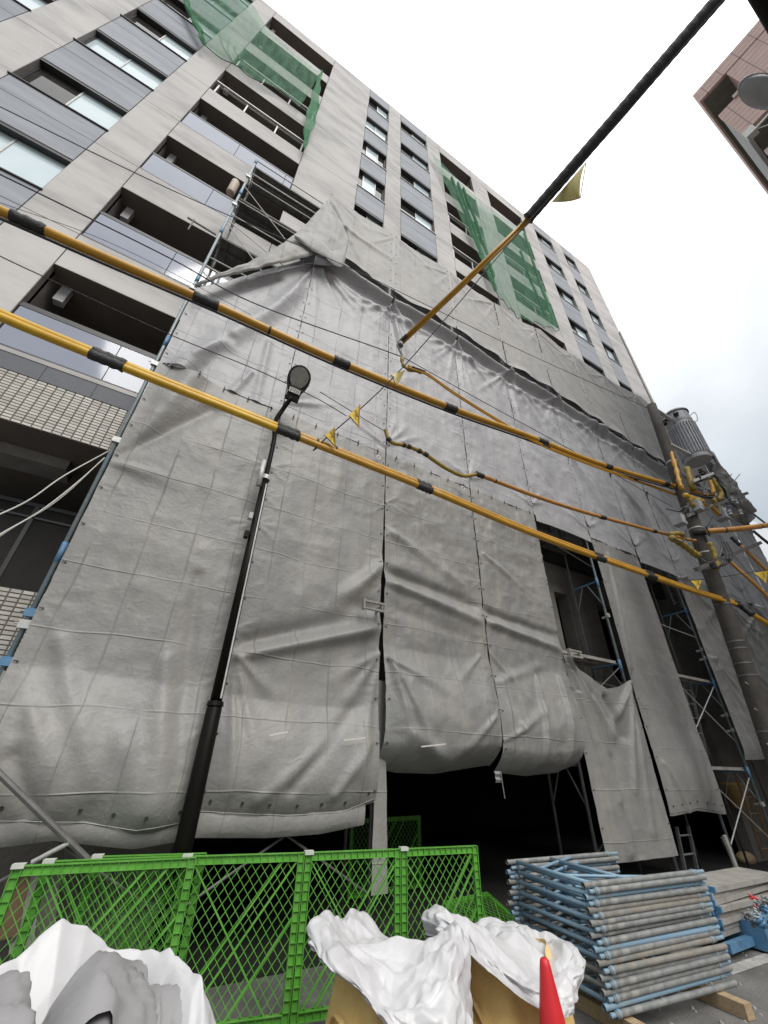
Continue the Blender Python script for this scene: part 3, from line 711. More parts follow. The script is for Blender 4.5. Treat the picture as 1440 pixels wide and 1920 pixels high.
fA3 = [R(905, 1142, 1052, 1196, -.09, -.05, .06, .07), R(908, 1165, 1056, 1222, .09, .06, .05, .07), R(1000, 1270, 1008, 1430, .05, .05, .03, .05), R(1042, 1270, 1055, 1430, .06, .06, .03, .05), R(1072, 1290, 1082, 1430, .05, .05, .03, .04),
       R(918, 1225, 990, 1330, .06, .01, .02, .09), R(925, 1280, 1010, 1250, .04, .03, .05, .08), R(935, 1390, 1010, 1330, .05, .02, .02, .08), R(960, 1360, 975, 1440, .04, .04, .04, .05), R(905, 1040, 1010, 1130, .04, .0, .04, .08)]
sheet('bottom-row grey tarp bulging over the dark entrance, left of the open bay', XJ[3]+G, XJ[4]-G-.01, zAB, pix([(935, 1448), (1000, 1456), (1060, 1450), (1092, 1436)]), tarpA,
      fA3+pinches(XJ[3], XJ[4], 1.7, 6, 4), 4, 80, 220, amp=.045, belly=.18, bellyh=.30, tuck=.18, group=GRPA, tie_top=True)
tp4 = pix([(1064, 1226), (1090, 1256), (1140, 1291), (1160, 1288), (1183, 1274)])
fA4 = [R(1068, 1232, 1150, 1380, .10, .03, .03, .09), R(1062, 1228, 1110, 1300, -.06, -.05, .05, .07), R(1182, 1276, 1150, 1370, .12, .03, .02, .10), R(1075, 1260, 1160, 1500, .06, .04, .03, .09), R(1085, 1300, 1180, 1600, .05, .04, .03, .08),
       R(1140, 1310, 1170, 1380, -.10, -.08, .07, .10), R(1183, 1280, 1190, 1480, .07, .03, .02, .08), R(1183, 1280, 1225, 1560, .05, .03, .02, .08), R(1150, 1420, 1200, 1600, -.03, -.03, .06, .08)]
sheet('slack grey tarp hanging with a sagging top edge below the open bay', 6.27, XJ[5]-.02, tp4, .52, tarpA, fA4, 5, 80, 180, amp=.025, Y=TY+.02, group=GRPA)
sheet('narrow grey tarp strip hanging between the two open bays', XJ[5]+G+.03, XJ[6]+.02, zAB, pix([(1265, 1530), (1310, 1520), (1358, 1527)]), tarpA,
      [R(1140, 1040, 1185, 1250, .05, .05, .05, .06), R(1160, 1100, 1195, 1300, -.03, -.03, .05, .06), R(1240, 1430, 1295, 1530, .05, .05, .03, .05), R(1290, 1330, 1325, 1500, .03, .03, .06, .08)]+pinches(XJ[5], XJ[6], 1.2, 6, 6), 6, 56, 200, Y=TY+.01, belly=.05, group=GRPA, hem=True, tie_top=True)
for j in range(7, 11):
    ff = fan(XJ[j], 5.9, -85, -20, 4, 3.0, .09, .03, .16, j)+fan(XJ[j+1], 5.6, 200, 265, 3, 2.4, .07, .03, .14, j+9)+fan(XJ[j], 3.9, -80, -30, 3, 2, .08, .03, .12, j+4)
    lab = ['bottom-row grey tarp hanging just behind the utility pole', 'bottom-row grey tarp partly hidden by the utility pole, second from the open bay', 'bottom-row grey tarp right of the utility pole, third from the open bay', 'bottom-row grey tarp at the far right end of the scaffold'][j-7]
    sheet(lab, XJ[j]+G-(.12 if j == 7 else 0), XJ[j+1]-G, zAB, (lambda X: 1.9+.05*np.sin(X)), tarpA, ff+pinches(XJ[j], XJ[j+1], 2, 6, j), j, 48, 140, amp=.04, group=GRPA, tuck=.05)
# second layers that show below the hems
for lab, xa, xb, zz, seed in (('left', XJ[0]+.02, XJ[1]-.04, pix([(0, 1590), (100, 1578), (190, 1588), (250, 1594), (365, 1574)]), 31), ('right', XJ[1]+.03, XJ[2]-.13, pix([(370, 1572), (500, 1572), (600, 1565), (695, 1545)]), 32)):
    sheet('grey lower tarp layer showing under the '+('hem left of the street lamp' if lab == 'left' else 'hem right of the street lamp'), xa, xb, 2.2, zz, tarpA, (), seed, 40, 40, Y=TY+.03, belly=.05, group='lower tarp layers', ties=False)
q = PY(722, 1540, 4.66)
sheet('narrow grey tarp strip tied to the pole left of the dark entrance', lambda v: 2.62+0*v, lambda v: 2.82-.08*v, 2.5, .5, tarpA, (), 33, 12, 60, Y=4.72, group=None, ties=False)
# tied-up tail at the seam of the baggy tarps, white marks
ml = MB(); q = PY(932, 1446, 4.5)
ml.grid(np.array([[[q.x+dx+random.uniform(-.01, .01), q.y-.02*(i % 2), q.z-.03*i] for dx in (-.05, -.02, .02, .05)] for i in range(5)]))
ml.tube([q+Vector((.03, -.03, 0)), q+Vector((.06, -.02, -.28))], .006, 5)
tag(ml.build('tarp_tail', tarpA), 'knotted tarp tail and cord hanging at the seam over the dark entrance', 'tarp tail')
# --- middle row
bC = interp([(.6, 11.0), (1.33, 11.13), (2.0, 11.02), (2.66, 10.93), (3.65, 11.03), (4.48, 10.98), (5.4, 10.9), (6.19, 10.78), (7.3, 10.84), (8.42, 10.8), (10.3, 10.6), (13.3, 10.4), (18.9, 10.2)])
fB0 = [R(330, 700, 565, 545, .12, .09, .16, .16), R(300, 690, 420, 650, .03, .05, .05, .08), R(590, 495, 450, 535, .07, .02, .02, .10), R(592, 500, 500, 600, .09, .02, .02, .14), R(595, 505, 560, 640, .06, .02, .02, .09), R(400, 560, 520, 520, -.05, -.08, .06, .08),
       R(470, 700, 380, 790, .05, .02, .05, .09), R(430, 640, 330, 740, -.04, -.04, .08, .1), R(505, 640, 470, 790, .035, .02, .05, .07)]
tp0 = pix([(362, 541), (420, 530), (500, 505), (560, 490), (604, 470)])
sheet('middle-row grey tarp with a slanting top edge beside the left scaffold pole', XJ[0]+.055, XJ[1]-G+.005, tp0, zAB, tarpB, fB0+pinches(XJ[0], XJ[1], 6.3, 9.5, 21), 21, 80, 160, group=GRPB)
labB = ['above the street lamp head', 'with the cable end and yellow hook in front', 'second right of the cable end', 'above the open bay', 'above the narrow hanging strip', 'left of the transformer', 'behind the leaning utility pole', 'behind the transformer cables', 'right of the utility pole wiring', 'at the far right end']
for j in range(1, 11):
    x0, x1 = XJ[j], XJ[j+1]; ff = []
    # slack bunched along the top, under the overlapping row
    def slack(X, Z, j=j):
        w_ = fbm(X*.9, Z*0+3.3, 77, 3); dz = Z-bC(X)
        return (.17+.05*w_)*np.exp(-((dz+.26+.07*w_)/.10)**2)-.06*np.exp(-((dz+.52+.1*w_)/.11)**2)+.05*np.exp(-((dz+.72+.16*w_)/.08)**2)-.08*np.exp(-((dz+.02)/.08)**2)
    ff += fan(x0, 10.6, -88, -25, 5, 2.4, .085, .03, .14, j*3)+fan(x1, 10.5, 200, 268, 4, 1.8, .06, .03, .12, j*3+1)
    if j >= 5: ff += fan(x0, 8.6, -85, -35, 3, 2.2, .07, .03, .13, j*5)
    ff += fan(x0, 6.35, 20, 85, 3, 1.0, .05, .02, .1, j)+fan(x1, 6.3, 100, 165, 3, 1.0, .05, .02, .1, j+1)
    sheet('middle-row cool grey tarp '+labB[j-1], x0+G, x1-G, lambda X: bC(X)+.45, zAB, tarpB, ff+pinches(x0, x1, 6.3, 10.8, 40+j), 40+j, hf=slack, nx=60 if j < 5 else 44, nz=170 if j < 5 else 130, amp=.024 if j < 4 else .035, group=GRPB)
# valance flaps of the middle row over the two open bays
for j, lab in ((4, 'left'), (6, 'right')):
    sheet('grey valance flap along the head of the '+lab+' open bay', XJ[j]+.02, XJ[j+1]-.02, lambda X: zAB(X)+.02, lambda X: zAB(X)-.16+.03*np.sin((X-XJ[j])*1.7), tarpB, (), 60+j, 30, 10, Y=TY-.02, ties=False, amp=.012, group='valance flaps')
# --- top row
tC = interp([(.73, 13.78), (.80, 13.78), (1.6, 13.62), (2.65, 13.76), (3.5, 13.66), (4.42, 13.86), (5.4, 13.62), (6.4, 13.7), (7.4, 13.66), (8.3, 13.93), (9.2, 13.68), (10.3, 13.72), (12, 13.62), (13.9, 13.95), (15.2, 13.5), (17, 13.5), (18.9, 13.35)])
labC = ['with a peaked top corner above the folded flap', 'right of the peaked corner', 'left of the diagonal yellow cable', 'crossed by the diagonal yellow cable', 'below the green nets', 'second right of the green nets', 'third right of the green nets', 'left of the utility pole tip', 'behind the utility pole tip', 'behind the transformer']
for j in range(1, 11):
    x0, x1 = XJ[j], XJ[j+1]
    ff = fan(x0, 13.7, -80, -10, 3, 2.2, .035, .02, .12, j*7)+fan(x1, 13.6, 190, 262, 2, 1.8, .03, .02, .12, j*7+2)
    if j == 1: ff += [R(640, 440, 735, 500, .06, .03, .08, .12), R(615, 385, 700, 560, .05, .02, .02, .1)]
    sheet('top-row dusty grey tarp '+labC[j-1], x0+(.012 if j > 1 else -.02), x1-.012, tC, bC, tarpC, ff, 70+j, 52 if j < 5 else 40, 90, Y=TY-.14, amp=.018, group=GRPC,
          ex=(lambda X, Y, Z, u, v: (X, Y-.06*np.clip(1-v/.12, 0, 1)**2*np.sin(3*X)**2, Z)))
# folded flap at the top left: the sheet is pulled down and tied to the corner pole
def strip(label, top, bot, Y, mt, n=60, mrow=26, amp=.03, seed=0, name='tarp', bulge=.12, cat='tarp', roll=0.):
    tp = spline([PY(a, b, Y) for a, b in top], 10); bp = spline([PY(a, b, Y) for a, b in bot], 10)
    def res(P, n):
        A = np.array([list(p) for p in P]); d = np.r_[0, np.cumsum(np.linalg.norm(np.diff(A, axis=0), axis=1))]; s = np.linspace(0, d[-1], n)
        return np.stack([np.interp(s, d, A[:, k]) for k in range(3)], -1)
    A, B = res(tp, n), res(bp, n); v = np.linspace(0, 1, mrow)[:, None, None]
    P = B[None]*(1-v)+A[None]*v
    h = bulge*np.sin(PI*v[:, :, 0]**.7)+amp*fbm(P[:, :, 0]*3, P[:, :, 2]*3, seed, 4)+amp*.6*fbm(P[:, :, 0]*5, P[:, :, 2]*2, seed+5, 2, True)
    if roll: h = h+roll*np.exp(-(v[:, :, 0]/.14)**2)
    P[:, :, 1] -= h
    o = MB().grid(P).build(name, mt, smooth=True); return tag(o, label, cat), P
strip('grey tarp flap folded down from the peak to the left corner pole', [(364, 539), (440, 503), (515, 466), (560, 432), (590, 402), (613, 376)], [(364, 543), (440, 520), (520, 500), (590, 482), (640, 476), (652, 458)], TY-.2, tarpC, 80, 40, seed=5, bulge=.10, roll=.05)
strip('loose grey tarp fold tied in a tongue below the peaked corner', [(548, 441), (590, 438), (610, 462), (625, 470), (648, 455)], [(552, 447), (586, 470), (604, 480), (640, 500), (652, 462)], TY-.34, tarpC, 40, 18, seed=9, bulge=.05, amp=.02)
strip('dark crumpled tarp bunch hanging under the tied fold', [(588, 480), (610, 478), (630, 470), (648, 470)], [(590, 492), (610, 500), (628, 498), (642, 503)], TY-.2, tarpB, 30, 18, seed=12, bulge=.10, amp=.05)
strip('loose grey tarp corner flapping past the right end of the scaffold', [(1318, 846), (1345, 868), (1375, 905), (1398, 940), (1413, 962)], [(1332, 880), (1352, 910), (1372, 945), (1388, 958), (1400, 966)], TY-.25, tarpC, 50, 24, seed=14, bulge=.2, amp=.10)
strip('ragged pale tarp edge at the far right end below the flapping corner', [(1398, 952), (1413, 962), (1418, 968)], [(1372, 950), (1392, 975), (1398, 985)], TY-.1, tarpB, 20, 14, seed=16, bulge=.08, amp=.06)
# white tape marks and round printed marks
tp = MB()
for a, b, c, d in ((505, 1379, 540, 1372), (645, 1388, 686, 1383), (790, 1400, 836, 1395)):
    y = TY-.20 if a < 780 else TY-.36
    tp.bar(PY(a, b, y), PY(c, d, y), .004, .014)
    o = tp.build('tape_strip', paper); tp = MB()
    tag(o, {505: 'thin white tape strip stuck low on the tarp, nearer the street lamp', 645: 'thin white tape strip stuck low on the tarp, nearer the slit seam', 790: 'thin white tape strip on the baggy tarp above the dark entrance'}[a], 'tape', 'white tape strips')
for i, (a, b) in enumerate(((516, 785), (710, 857), (868, 915), (1196, 1055))):
    q = PY(a, b, TY-.09)
    o = thing('printed_mark', 'white ring and bar mark on the tarp '+['left of the street lamp', 'under the yellow flags', 'below the short orange cable', 'at the top of the narrow strip'][i], 'mark', q, 'maker marks on the tarps')
    MB().lathe([(.026, 0), (.045, 0), (.045, .003), (.026, .003)], q, 16, Matrix.Rotation(PI/2, 4, 'X')).build('ring', paper, o)
    q2 = PY(a+5, b-16, TY-.09); MB().box(q2.x-.08, q2.x+.06, q2.y-.004, q2.y, q2.z-.012, q2.z+.012).build('bar', paper, o)

# ------------------------------------------------------------------ green nets on the facade
def net(label, L, Rr, Y, n=46, mm=46, pl=0., seed=0, mt=net_m, sag=None):
    def res(pts, n):
        P = spline([PY(a, b, Y) for a, b in pts], 10); A = np.array([list(p) for p in P]); d = np.r_[0, np.cumsum(np.linalg.norm(np.diff(A, axis=0), axis=1))]; s = np.linspace(0, d[-1], n)
        return np.stack([np.interp(s, d, A[:, k]) for k in range(3)], -1)
    A, B = res(L, mm), res(Rr, mm); u = np.linspace(0, 1, n)[None, :, None]
    P = A[:, None]*(1-u)+B[:, None]*u
    v = np.linspace(0, 1, mm)[:, None]
    P[:, :, 1] -= .06*fbm(P[:, :, 0]*1.5, P[:, :, 2]*.5, seed, 3)+pl*v*np.sin(u[:, :, 0]*46+2*v)*.5+.04
    P[:, :, 2] += (.10*np.sin(u[:, :, 0]*19)+.06*np.sin(u[:, :, 0]*41))*v**3
    return P
# left net: spread, with a gathered left edge and a bunched tail on the right
nt1 = thing('safety_net', 'green safety net spread over the upper left balconies', 'net', (1, 5.5, 20))
P = net('', [(455, -30), (415, -5), (380, 40), (383, 84)], [(470, 10), (480, 80), (450, 122), (418, 108)], 5.5, 30, 30, .0, 3)
tops = [(345, -10), (420, -30), (470, 8), (510, 62), (560, 108), (604, 133)]; bots = [(381, 82), (412, 108), (445, 124), (472, 146), (525, 170), (562, 202)]
A = spline([PY(a, b, 5.52) for a, b in tops], 10); B = spline([PY(a, b, 5.52) for a, b in bots], 10)
A = np.array([list(p) for p in A]); B = np.array([list(p) for p in B]); v = np.linspace(0, 1, 40)[:, None, None]
P = A[None]*(1-v)+B[None]*v; P[:, :, 1] -= .08*fbm(P[:, :, 0]*.9, P[:, :, 2]*.9, 8, 3)
MB().grid(P).build('net_sheet', net_m, nt1, smooth=True)
def bunch(pts, w, mt, parent, Y=5.45, seed=0, n=10):
    c = spline([PY(a, b, Y) for a, b in pts], 8); m_ = len(c); Pp = np.zeros((m_, n, 3))
    for i, p in enumerate(c):
        t = i/(m_-1); ww = np.interp(t, np.linspace(0, 1, len(w)), w)
        for j in range(n):
            s = j/(n-1)-.5; Pp[i, j] = (p.x+s*ww+.03*math.sin(i*.9), p.y-.07*math.sin(j*2.6+i*.2), p.z)
    return MB().grid(Pp).build('gathered_net', mt, parent, smooth=True)
bunch([(603, 133), (596, 160), (588, 200), (580, 235), (570, 276)], (.06, .22, .34, .30, .08), net_d, nt1, 5.42)
bunch([(345, -5), (360, 30), (375, 60), (383, 84)], (.25, .2, .15, .1), net_d, nt1, 5.44)
hb = [PY(a, b, 5.5) for a, b in bots]; MB().tube(spline(hb, 6), .012, 5).build('edge_rope', cord, nt1)
for i in range(3):
    a, b = [((410, 55), (440, 122)), ((430, 70), (437, 118)), ((440, 85), (455, 112))][i]
    MB().tube(spline([PY(a[0], a[1], 5.46), PY((a[0]+b[0])/2-6, (a[1]+b[1])/2, 5.46), PY(b[0], b[1], 5.46)], 6), .010, 5).build('net_fold', net_d, nt1)
def big_net(label, Lp, Rp, loc, seed, strands):
    o = thing('safety_net', label, 'net', loc)
    P = net('', Lp, Rp, 5.54, 50, 60, .02, seed)
    MB().grid(P).build('net_sheet', net_m, o, smooth=True)
    for q, (pts, w) in enumerate(strands): bunch(pts, [x*1.5 for x in w], net_s, o, 5.46, q)
    MB().tube([Vector(p)+Vector((0, -.01, 0)) for p in P[-1]], .012, 5).build('edge_rope', cord, o)
    return o
big_net('green safety net over the middle balconies, left of the pair by the diagonal cable', [(805, 284), (842, 365), (878, 440), (924, 545)], [(893, 372), (916, 455), (942, 540), (972, 600)], (7.5, 5.5, 20), 4,
        [([(846, 332), (872, 400), (900, 470), (928, 540)], (.03, .05, .06, .05)), ([(858, 342), (885, 420), (912, 500), (930, 545)], (.03, .04, .05, .05)), ([(868, 352), (890, 410), (914, 480), (926, 520)], (.03, .03, .04, .03))])
big_net('green safety net over the right balconies, under the diagonal cable', [(893, 372), (916, 455), (942, 540), (972, 600)], [(984, 438), (1006, 505), (1030, 570), (1047, 622)], (10.5, 5.5, 19), 6,
        [([(982, 436), (1004, 505), (1028, 572), (1043, 612)], (.03, .08, .10, .06)), ([(975, 470), (1000, 540), (1022, 590)], (.02, .03, .03))])

# ------------------------------------------------------------------ pink block across the street
c0 = PZ(1298, 180, 21.6); XP, YP = c0.x, c0.y
pk = thing('pink_apartment_block', 'pink tiled apartment block with stacked corner balconies at upper right', 'building', (XP+6, YP-4, 0))
XE = XP+24; YB = YP-13; YW = YP-.78
MB().box(XP, XE, YB, YP, 20.96, 21.6).build('roof_slab', pinks, pk)
MB().box(XP+.02, XE, YB, YW, 0, 20.957).build('tower_wall', pinks, pk)
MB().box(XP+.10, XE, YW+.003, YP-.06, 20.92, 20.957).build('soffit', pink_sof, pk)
zf = 20.96
for k in range(6):
    zt = 19.46-k*3.05; zb = zt-1.72
    MB().box(XP, XP+.14, YW+.003, YP, zb, zt).build('balcony_parapet', pinks, pk)
    MB().box(XP+.143, XE, YP-.12, YP-.02, zb, zt-.02).build('balcony_front', pink_pale, pk)
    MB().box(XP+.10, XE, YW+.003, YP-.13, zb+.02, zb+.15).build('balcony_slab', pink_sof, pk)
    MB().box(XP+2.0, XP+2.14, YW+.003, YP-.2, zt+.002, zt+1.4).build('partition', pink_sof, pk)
q = PX(1397, 162, XP); MB().box(XP-.05, XP-.002, q.y-.28, q.y+.30, q.z-.06, q.z+.10).build('coping_block', beige, pk)
q = PZ(1425, 232, 15.6); q = PX(1425, 230, XP-.25)
dp = thing('drying_pole_bracket', 'pale metal bracket with a looped cord under the pink balcony', 'bracket', q)
MB().bar(q+Vector((0, .35, -.1)), q+Vector((0, -1.1, .15)), .05, .06).box(q.x-.10, q.x+.10, q.y+.12, q.y+.36, q.z-.2, q.z+.1).build('arm', white_metal, dp)
MB().tube(spline([q+Vector((0, .1, -.15)), q+Vector((0, -.15, -.42)), q+Vector((0, -.5, -.30)), q+Vector((0, -.6, .02))], 6), .015, 5).build('loop_cord', cordw, dp)

# far white tower at the right edge
q = PY(1432, 1000, 20); tw = thing('distant_tower', 'distant pale tower with thin horizontal bands at the right edge', 'building', (q.x+40, 24, 0))
tx = q.x*3.0; tb_ = MB().box(86, 125, 26, 60, 0, 50).build('wall', tower_w, tw)
for k in range(15): MB().box(85.93, 85.998, 26.2, 59, 3+k*3.1, 4.3+k*3.1).build('window_band', tower_g, tw)

# ------------------------------------------------------------------ utility pole and its gear
YPOLE = [3.50, 2.86]
pb, ptop = Vector((9.2, 3.48, 0)), Vector((9.2, 2.86, 9.36))
def at_pole(z): return pb.lerp(ptop, z/9.36)
up = thing('utility_pole', 'leaning dark concrete utility pole carrying cables and a transformer at right', 'utility pole', (9.2, 3.48, 0))
zs_ = np.linspace(0, 9.36, 14)
MB().tube([at_pole(z) for z in zs_], [.168-.0072*z for z in zs_], 20).build('pole_shaft', polec, up, smooth=True)
for z in (1.2, 2.2, 3.05, 3.25, 3.5, 3.62, 4.3, 5.0, 5.35, 5.9, 6.4, 7.6):
    q = at_pole(z); r = .168-.0072*z+.006
    MB().tube([q+Vector((0, 0, -.012)), q+Vector((0, 0, .012))], r, 16).build('steel_band', white_metal if z > 5 else pole_dark, up)
for z in (1.0, 1.5, 2.0, 2.5, 2.9):
    q = at_pole(z); MB().tube([q+Vector((-.14, -.02, 0)), q+Vector((-.24, -.03, .02))], .009, 6).build('step_bolt', white_metal, up)
def crossarm(a, b, w=.07, nm='crossarm'): return MB().bar(a, b, w, w).build(nm, pole_dark, up)
Yg = 3.0
for (a, b) in (((1285, 968), (1400, 925)), ((1305, 1068), (1425, 1018)), ((1295, 905), (1330, 895))):
    crossarm(PY(*a, Yg), PY(*b, Yg-.25))
for a, s in (((1305, 950), .10), ((1352, 965), .11), ((1272, 975), .09)):
    q = PY(*a, Yg-.1); MB().box(q.x-s, q.x+s, q.y-s, q.y+s, q.z-s*1.2, q.z+s*1.2).build('junction_box', trans_m, up)
def sleeve(pts, rr, mt=olive, n=8, nm='insulating_sleeve', Y=Yg-.1):
    P = spline([PY(*p, Y) for p in pts], 5)
    rs = [rr*(1+.22*math.sin(i*1.9)+.1*math.sin(i*4.3)) for i in range(len(P))]
    return MB().tube(P, rs, n).build(nm, mt, up, smooth=True)
sleeve([(1237, 795), (1242, 815), (1252, 830), (1260, 855), (1268, 880), (1274, 905), (1280, 918)], .045, yellow)
sleeve([(1288, 878), (1294, 900), (1300, 918)], .065, olive)
sleeve([(1336, 898), (1344, 912), (1352, 925), (1348, 938)], .055, olive)
sleeve([(1330, 900), (1336, 915), (1338, 928)], .045, yellow)
sleeve([(1284, 928), (1300, 935), (1318, 940)], .05, yellow2)
sleeve([(1292, 935), (1300, 948), (1312, 955)], .05, olive)
sleeve([(1336, 935), (1348, 955), (1358, 975)], .055, olive)
sleeve([(1332, 948), (1340, 956), (1348, 965)], .04, yellow)
sleeve([(1258, 1008), (1275, 1018), (1290, 1028), (1302, 1038), (1310, 1042)], .055, olive)
sleeve([(1330, 1018), (1338, 1035), (1345, 1055), (1342, 1065)], .055, olive)
sleeve([(1256, 1002), (1272, 1000), (1284, 1006)], .04, olive)
for i in range(3):
    MB().tube(spline([PY(1308, 1040+2*i, Yg-.1), PY(1326+i, 1050+3*i, Yg-.22), PY(1344+i*2, 1046, Yg-.25), PY(1352+i*3, 1026, Yg-.2)], 8), .009, 5).build('drop_loop', pole_dark if i == 1 else black, up)
for i in range(3):
    MB().tube(spline([PY(1352+i*5, 1016, Yg-.2), PY(1361+i*6, 1038, Yg-.24), PY(1356+i*5, 1056, Yg-.22), PY(1340, 1066, Yg-.2)], 8), .010, 5).build('drop_loop', black, up)
MB().lathe([(.0, 0), (.05, .0), (.06, .08), (.03, .12)], PY(1340, 1066, Yg-.2), 8).build('cable_clamp', black, up)
for i in range(14):
    r = random.Random(50+i); a = (r.uniform(1280, 1350), r.uniform(880, 1000)); b = (a[0]+r.uniform(-35, 45), a[1]+r.uniform(-25, 30)); mid = ((a[0]+b[0])/2+r.uniform(-8, 8), (a[1]+b[1])/2+r.uniform(2, 18))
    MB().tube(spline([PY(*a, Yg-r.uniform(.05, .35)), PY(*mid, Yg-.2), PY(*b, Yg-r.uniform(.05, .3))], 5), .011, 5).build('lead_wire', black if i % 2 else pole_dark, up)
for a in ((1315, 885), (1322, 890), (1330, 893), (1310, 897), (1372, 935), (1380, 940), (1368, 960), (1388, 960)):
    q = PY(*a, Yg-.25); MB().lathe([(0, -.07), (.05, -.07), (.03, -.03), (.055, 0), (.03, .03), (.05, .06), (0, .07)], q, 10).build('insulator', black if a[0] < 1360 else trans_m, up)
MB().bar(PY(1298, 903, Yg-.2), PY(1336, 888, Yg-.35), .06, .06).build('crossarm', white_metal, up)
q = PY(1244, 822, Yg); MB().tube([q+Vector((-.16, 0, 0)), q+Vector((.12, 0, 0))], .05, 8).build('pole_clamp', white_metal, up)
q = at_pole(9.2)
# second slim post behind the pole with its own arm
MB().tube([PY(1375, 925, 3.2), PY(1400, 985, 3.2)], .07, 10).build('stub_post', polec, up)
# transformer
cbt, ctp = PY(1300, 862, 2.86), PY(1274, 783, 2.86)
zc0, zc1 = cbt.z+.06, ctp.z-.02; cx, cy = (cbt.x+ctp.x)/2+.02, 2.86
tf = thing('transformer', 'grey finned pole transformer hanging beside the utility pole top', 'transformer', (cx, cy, zc0))
Rt = .27; H = zc1-zc0
MB().lathe([(0, zc0), (Rt, zc0), (Rt+.01, zc0+.06), (Rt, zc0+.10), (Rt, zc0+H*.74), (Rt+.015, zc0+H*.76), (Rt+.02, zc0+H*.80), (Rt, zc0+H*.82), (Rt, zc0+H*.96)], (cx, cy, 0), 32).build('tank', trans_m, tf, smooth=False)
MB().lathe([(Rt+.03, zc0+H*.96), (Rt+.03, zc0+H*.98), (Rt*.8, zc0+H*1.03), (0, zc0+H*1.05)], (cx, cy, 0), 32).build('lid', trans_m, tf)
for i in range(30):
    a = 2*PI*i/30; d = Vector((math.cos(a), math.sin(a), 0)); p = Vector((cx, cy, 0))+d*(Rt+.03)
    MB().bar(p-d*.012+Vector((0, 0, zc0+.12)), p-d*.012+Vector((0, 0, zc0+H*.70)), .02, .045, d).build('cooling_fin', trans_m, tf)
for a in (128, 162, 200):
    d = Vector((math.cos(math.radians(a)), math.sin(math.radians(a)), 0)); p = Vector((cx, cy, zc0+H*.86))+d*Rt
    b_ = MB().tube([p, p+d*.10+Vector((0, 0, -.02)), p+d*.19+Vector((0, 0, -.05))], [.055, .06, .05], 12).build('bushing', black, tf, smooth=True)
    MB().lathe([(0, 0), (.04, 0), (.045, .02), (0, .05)], p+d*.20+Vector((0, 0, -.075)), 10).build('bushing_tip', pink_pale, b_)
for a in (-20, 20, 300): 
    d = Vector((math.cos(math.radians(a)), math.sin(math.radians(a)), 0)); p = Vector((cx, cy, zc0+H*.9))+d*(Rt+.02)
    MB().tube(spline([p, p+d*.12+Vector((0, 0, .05)), p+d*.10+Vector((0, 0, -.2)), p+Vector((0, 0, -.25))], 5), .012, 6).build('lifting_lug', white_metal, tf)
for zz in (H*.75, .11): MB().bar(at_pole(zc0+zz), (cx, cy, zc0+zz), .08, .05).build('hanger', white_metal, tf)

# ------------------------------------------------------------------ cables
YC = 3.2
def cable(name, label, pts, r, mt, Y=YC, bands=(), seams=(), cat='cable', ext=None, n=10, group=None, smooth=True, twin=None, lead=None):
    """pts: where it runs, (px, py[, Y])"""
    P3 = [PY(p[0], p[1], p[2] if len(p) > 2 else Y) for p in pts]
    P = spline(P3, 8)
    o = thing(name, label, cat, P[0], group)
    A = np.array([list(p) for p in P]); d = np.r_[0, np.cumsum(np.linalg.norm(np.diff(A, axis=0), axis=1))]
    def near(px, py):
        best = None
        for i in range(len(P)-1):
            for t in (0, .25, .5, .75):
                q = P[i].lerp(P[i+1], t); c = RW.T @ np.array([q.x, q.y, q.z-CAMZ]); x = 720+FPX*c[0]/c[2]; y = 960+FPX*c[1]/c[2]
                e = (x-px)**2+(y-py)**2
                if best is None or e < best[0]: best = (e, q, (P[i+1]-P[i]).normalized())
        return best[1], best[2]
    mts = mt if isinstance(mt, list) else [mt]
    cuts = []
    for (a, b, L) in bands:
        q, t = near(a, b); cuts.append(min(range(len(P)), key=lambda i: (P[i]-q).length))
    cuts = sorted({0, len(P)-1, *(cuts if len(mts) > 1 else [])})
    for c_ in range(len(cuts)-1):
        ps = P[cuts[c_]:cuts[c_+1]+1]; m_ = mts[min(c_, len(mts)-1)]
        MB().tube(ps, r, n).build('cover', m_, o, smooth=True)
        if twin: MB().tube([p+Vector(twin[0]) for p in ps], twin[1], 8).build('side_conductor', twin[2] or m_, o, smooth=True)
    for (a, b, L) in bands:
        q, t = near(a, b); rr = r*1.22
        if twin and twin[1] > .02:
            q2 = q+Vector(twin[0]); MB().tube([q2+t*(L*(i/7-.5)) for i in range(8)], [twin[1]*1.25*(1+.10*math.sin(i*2.9)) for i in range(8)], 10).build('black_tape', black, o, smooth=True)
        k = 7; MB().tube([q+t*(L*(i/k-.5)) for i in range(k+1)], [rr*(1+.10*math.sin(i*2.4)) for i in range(k+1)], 10).build('black_tape', black, o, smooth=True)
    for (a, b) in seams:
        q, t = near(a, b); MB().tube([q-t*.012, q+t*.012], r*1.08, 10).build('tie_band', black, o)
    return o, P
cable('covered_cable', 'upper yellow covered power cable running from the left edge to the utility pole', [(-260, 280), (0, 395), (200, 484), (400, 571), (640, 680), (850, 767), (985, 816), (1140, 875), (1335, 931, 3.0)], .047, yellow,
      bands=((55, 421, .26), (385, 566, .26), (640, 680, .22), (847, 766, .22), (1018, 829, .24), (1138, 874, .20), (1246, 907, .20), (1330, 929, .2)), seams=((502, 618),), twin=((0, .02, -.075), .014, black))
cable('covered_cable', 'lower bright yellow twin covered cable crossing from the left edge to the utility pole', [(-240, 480), (0, 588), (205, 673), (540, 808), (800, 913), (1000, 998), (1215, 1076), (1300, 1106), (1382, 1131, 3.1)], .043, [yellow2, yellow2, yellow, yellow, yellow],
      bands=((203, 673, .26), (540, 808, .24), (790, 909, .20), (1118, 1041, .22), (1216, 1076, .24), (1380, 1130, .2)), seams=((597, 831), (627, 843)), twin=((0, -.03, -.058), .036, None))
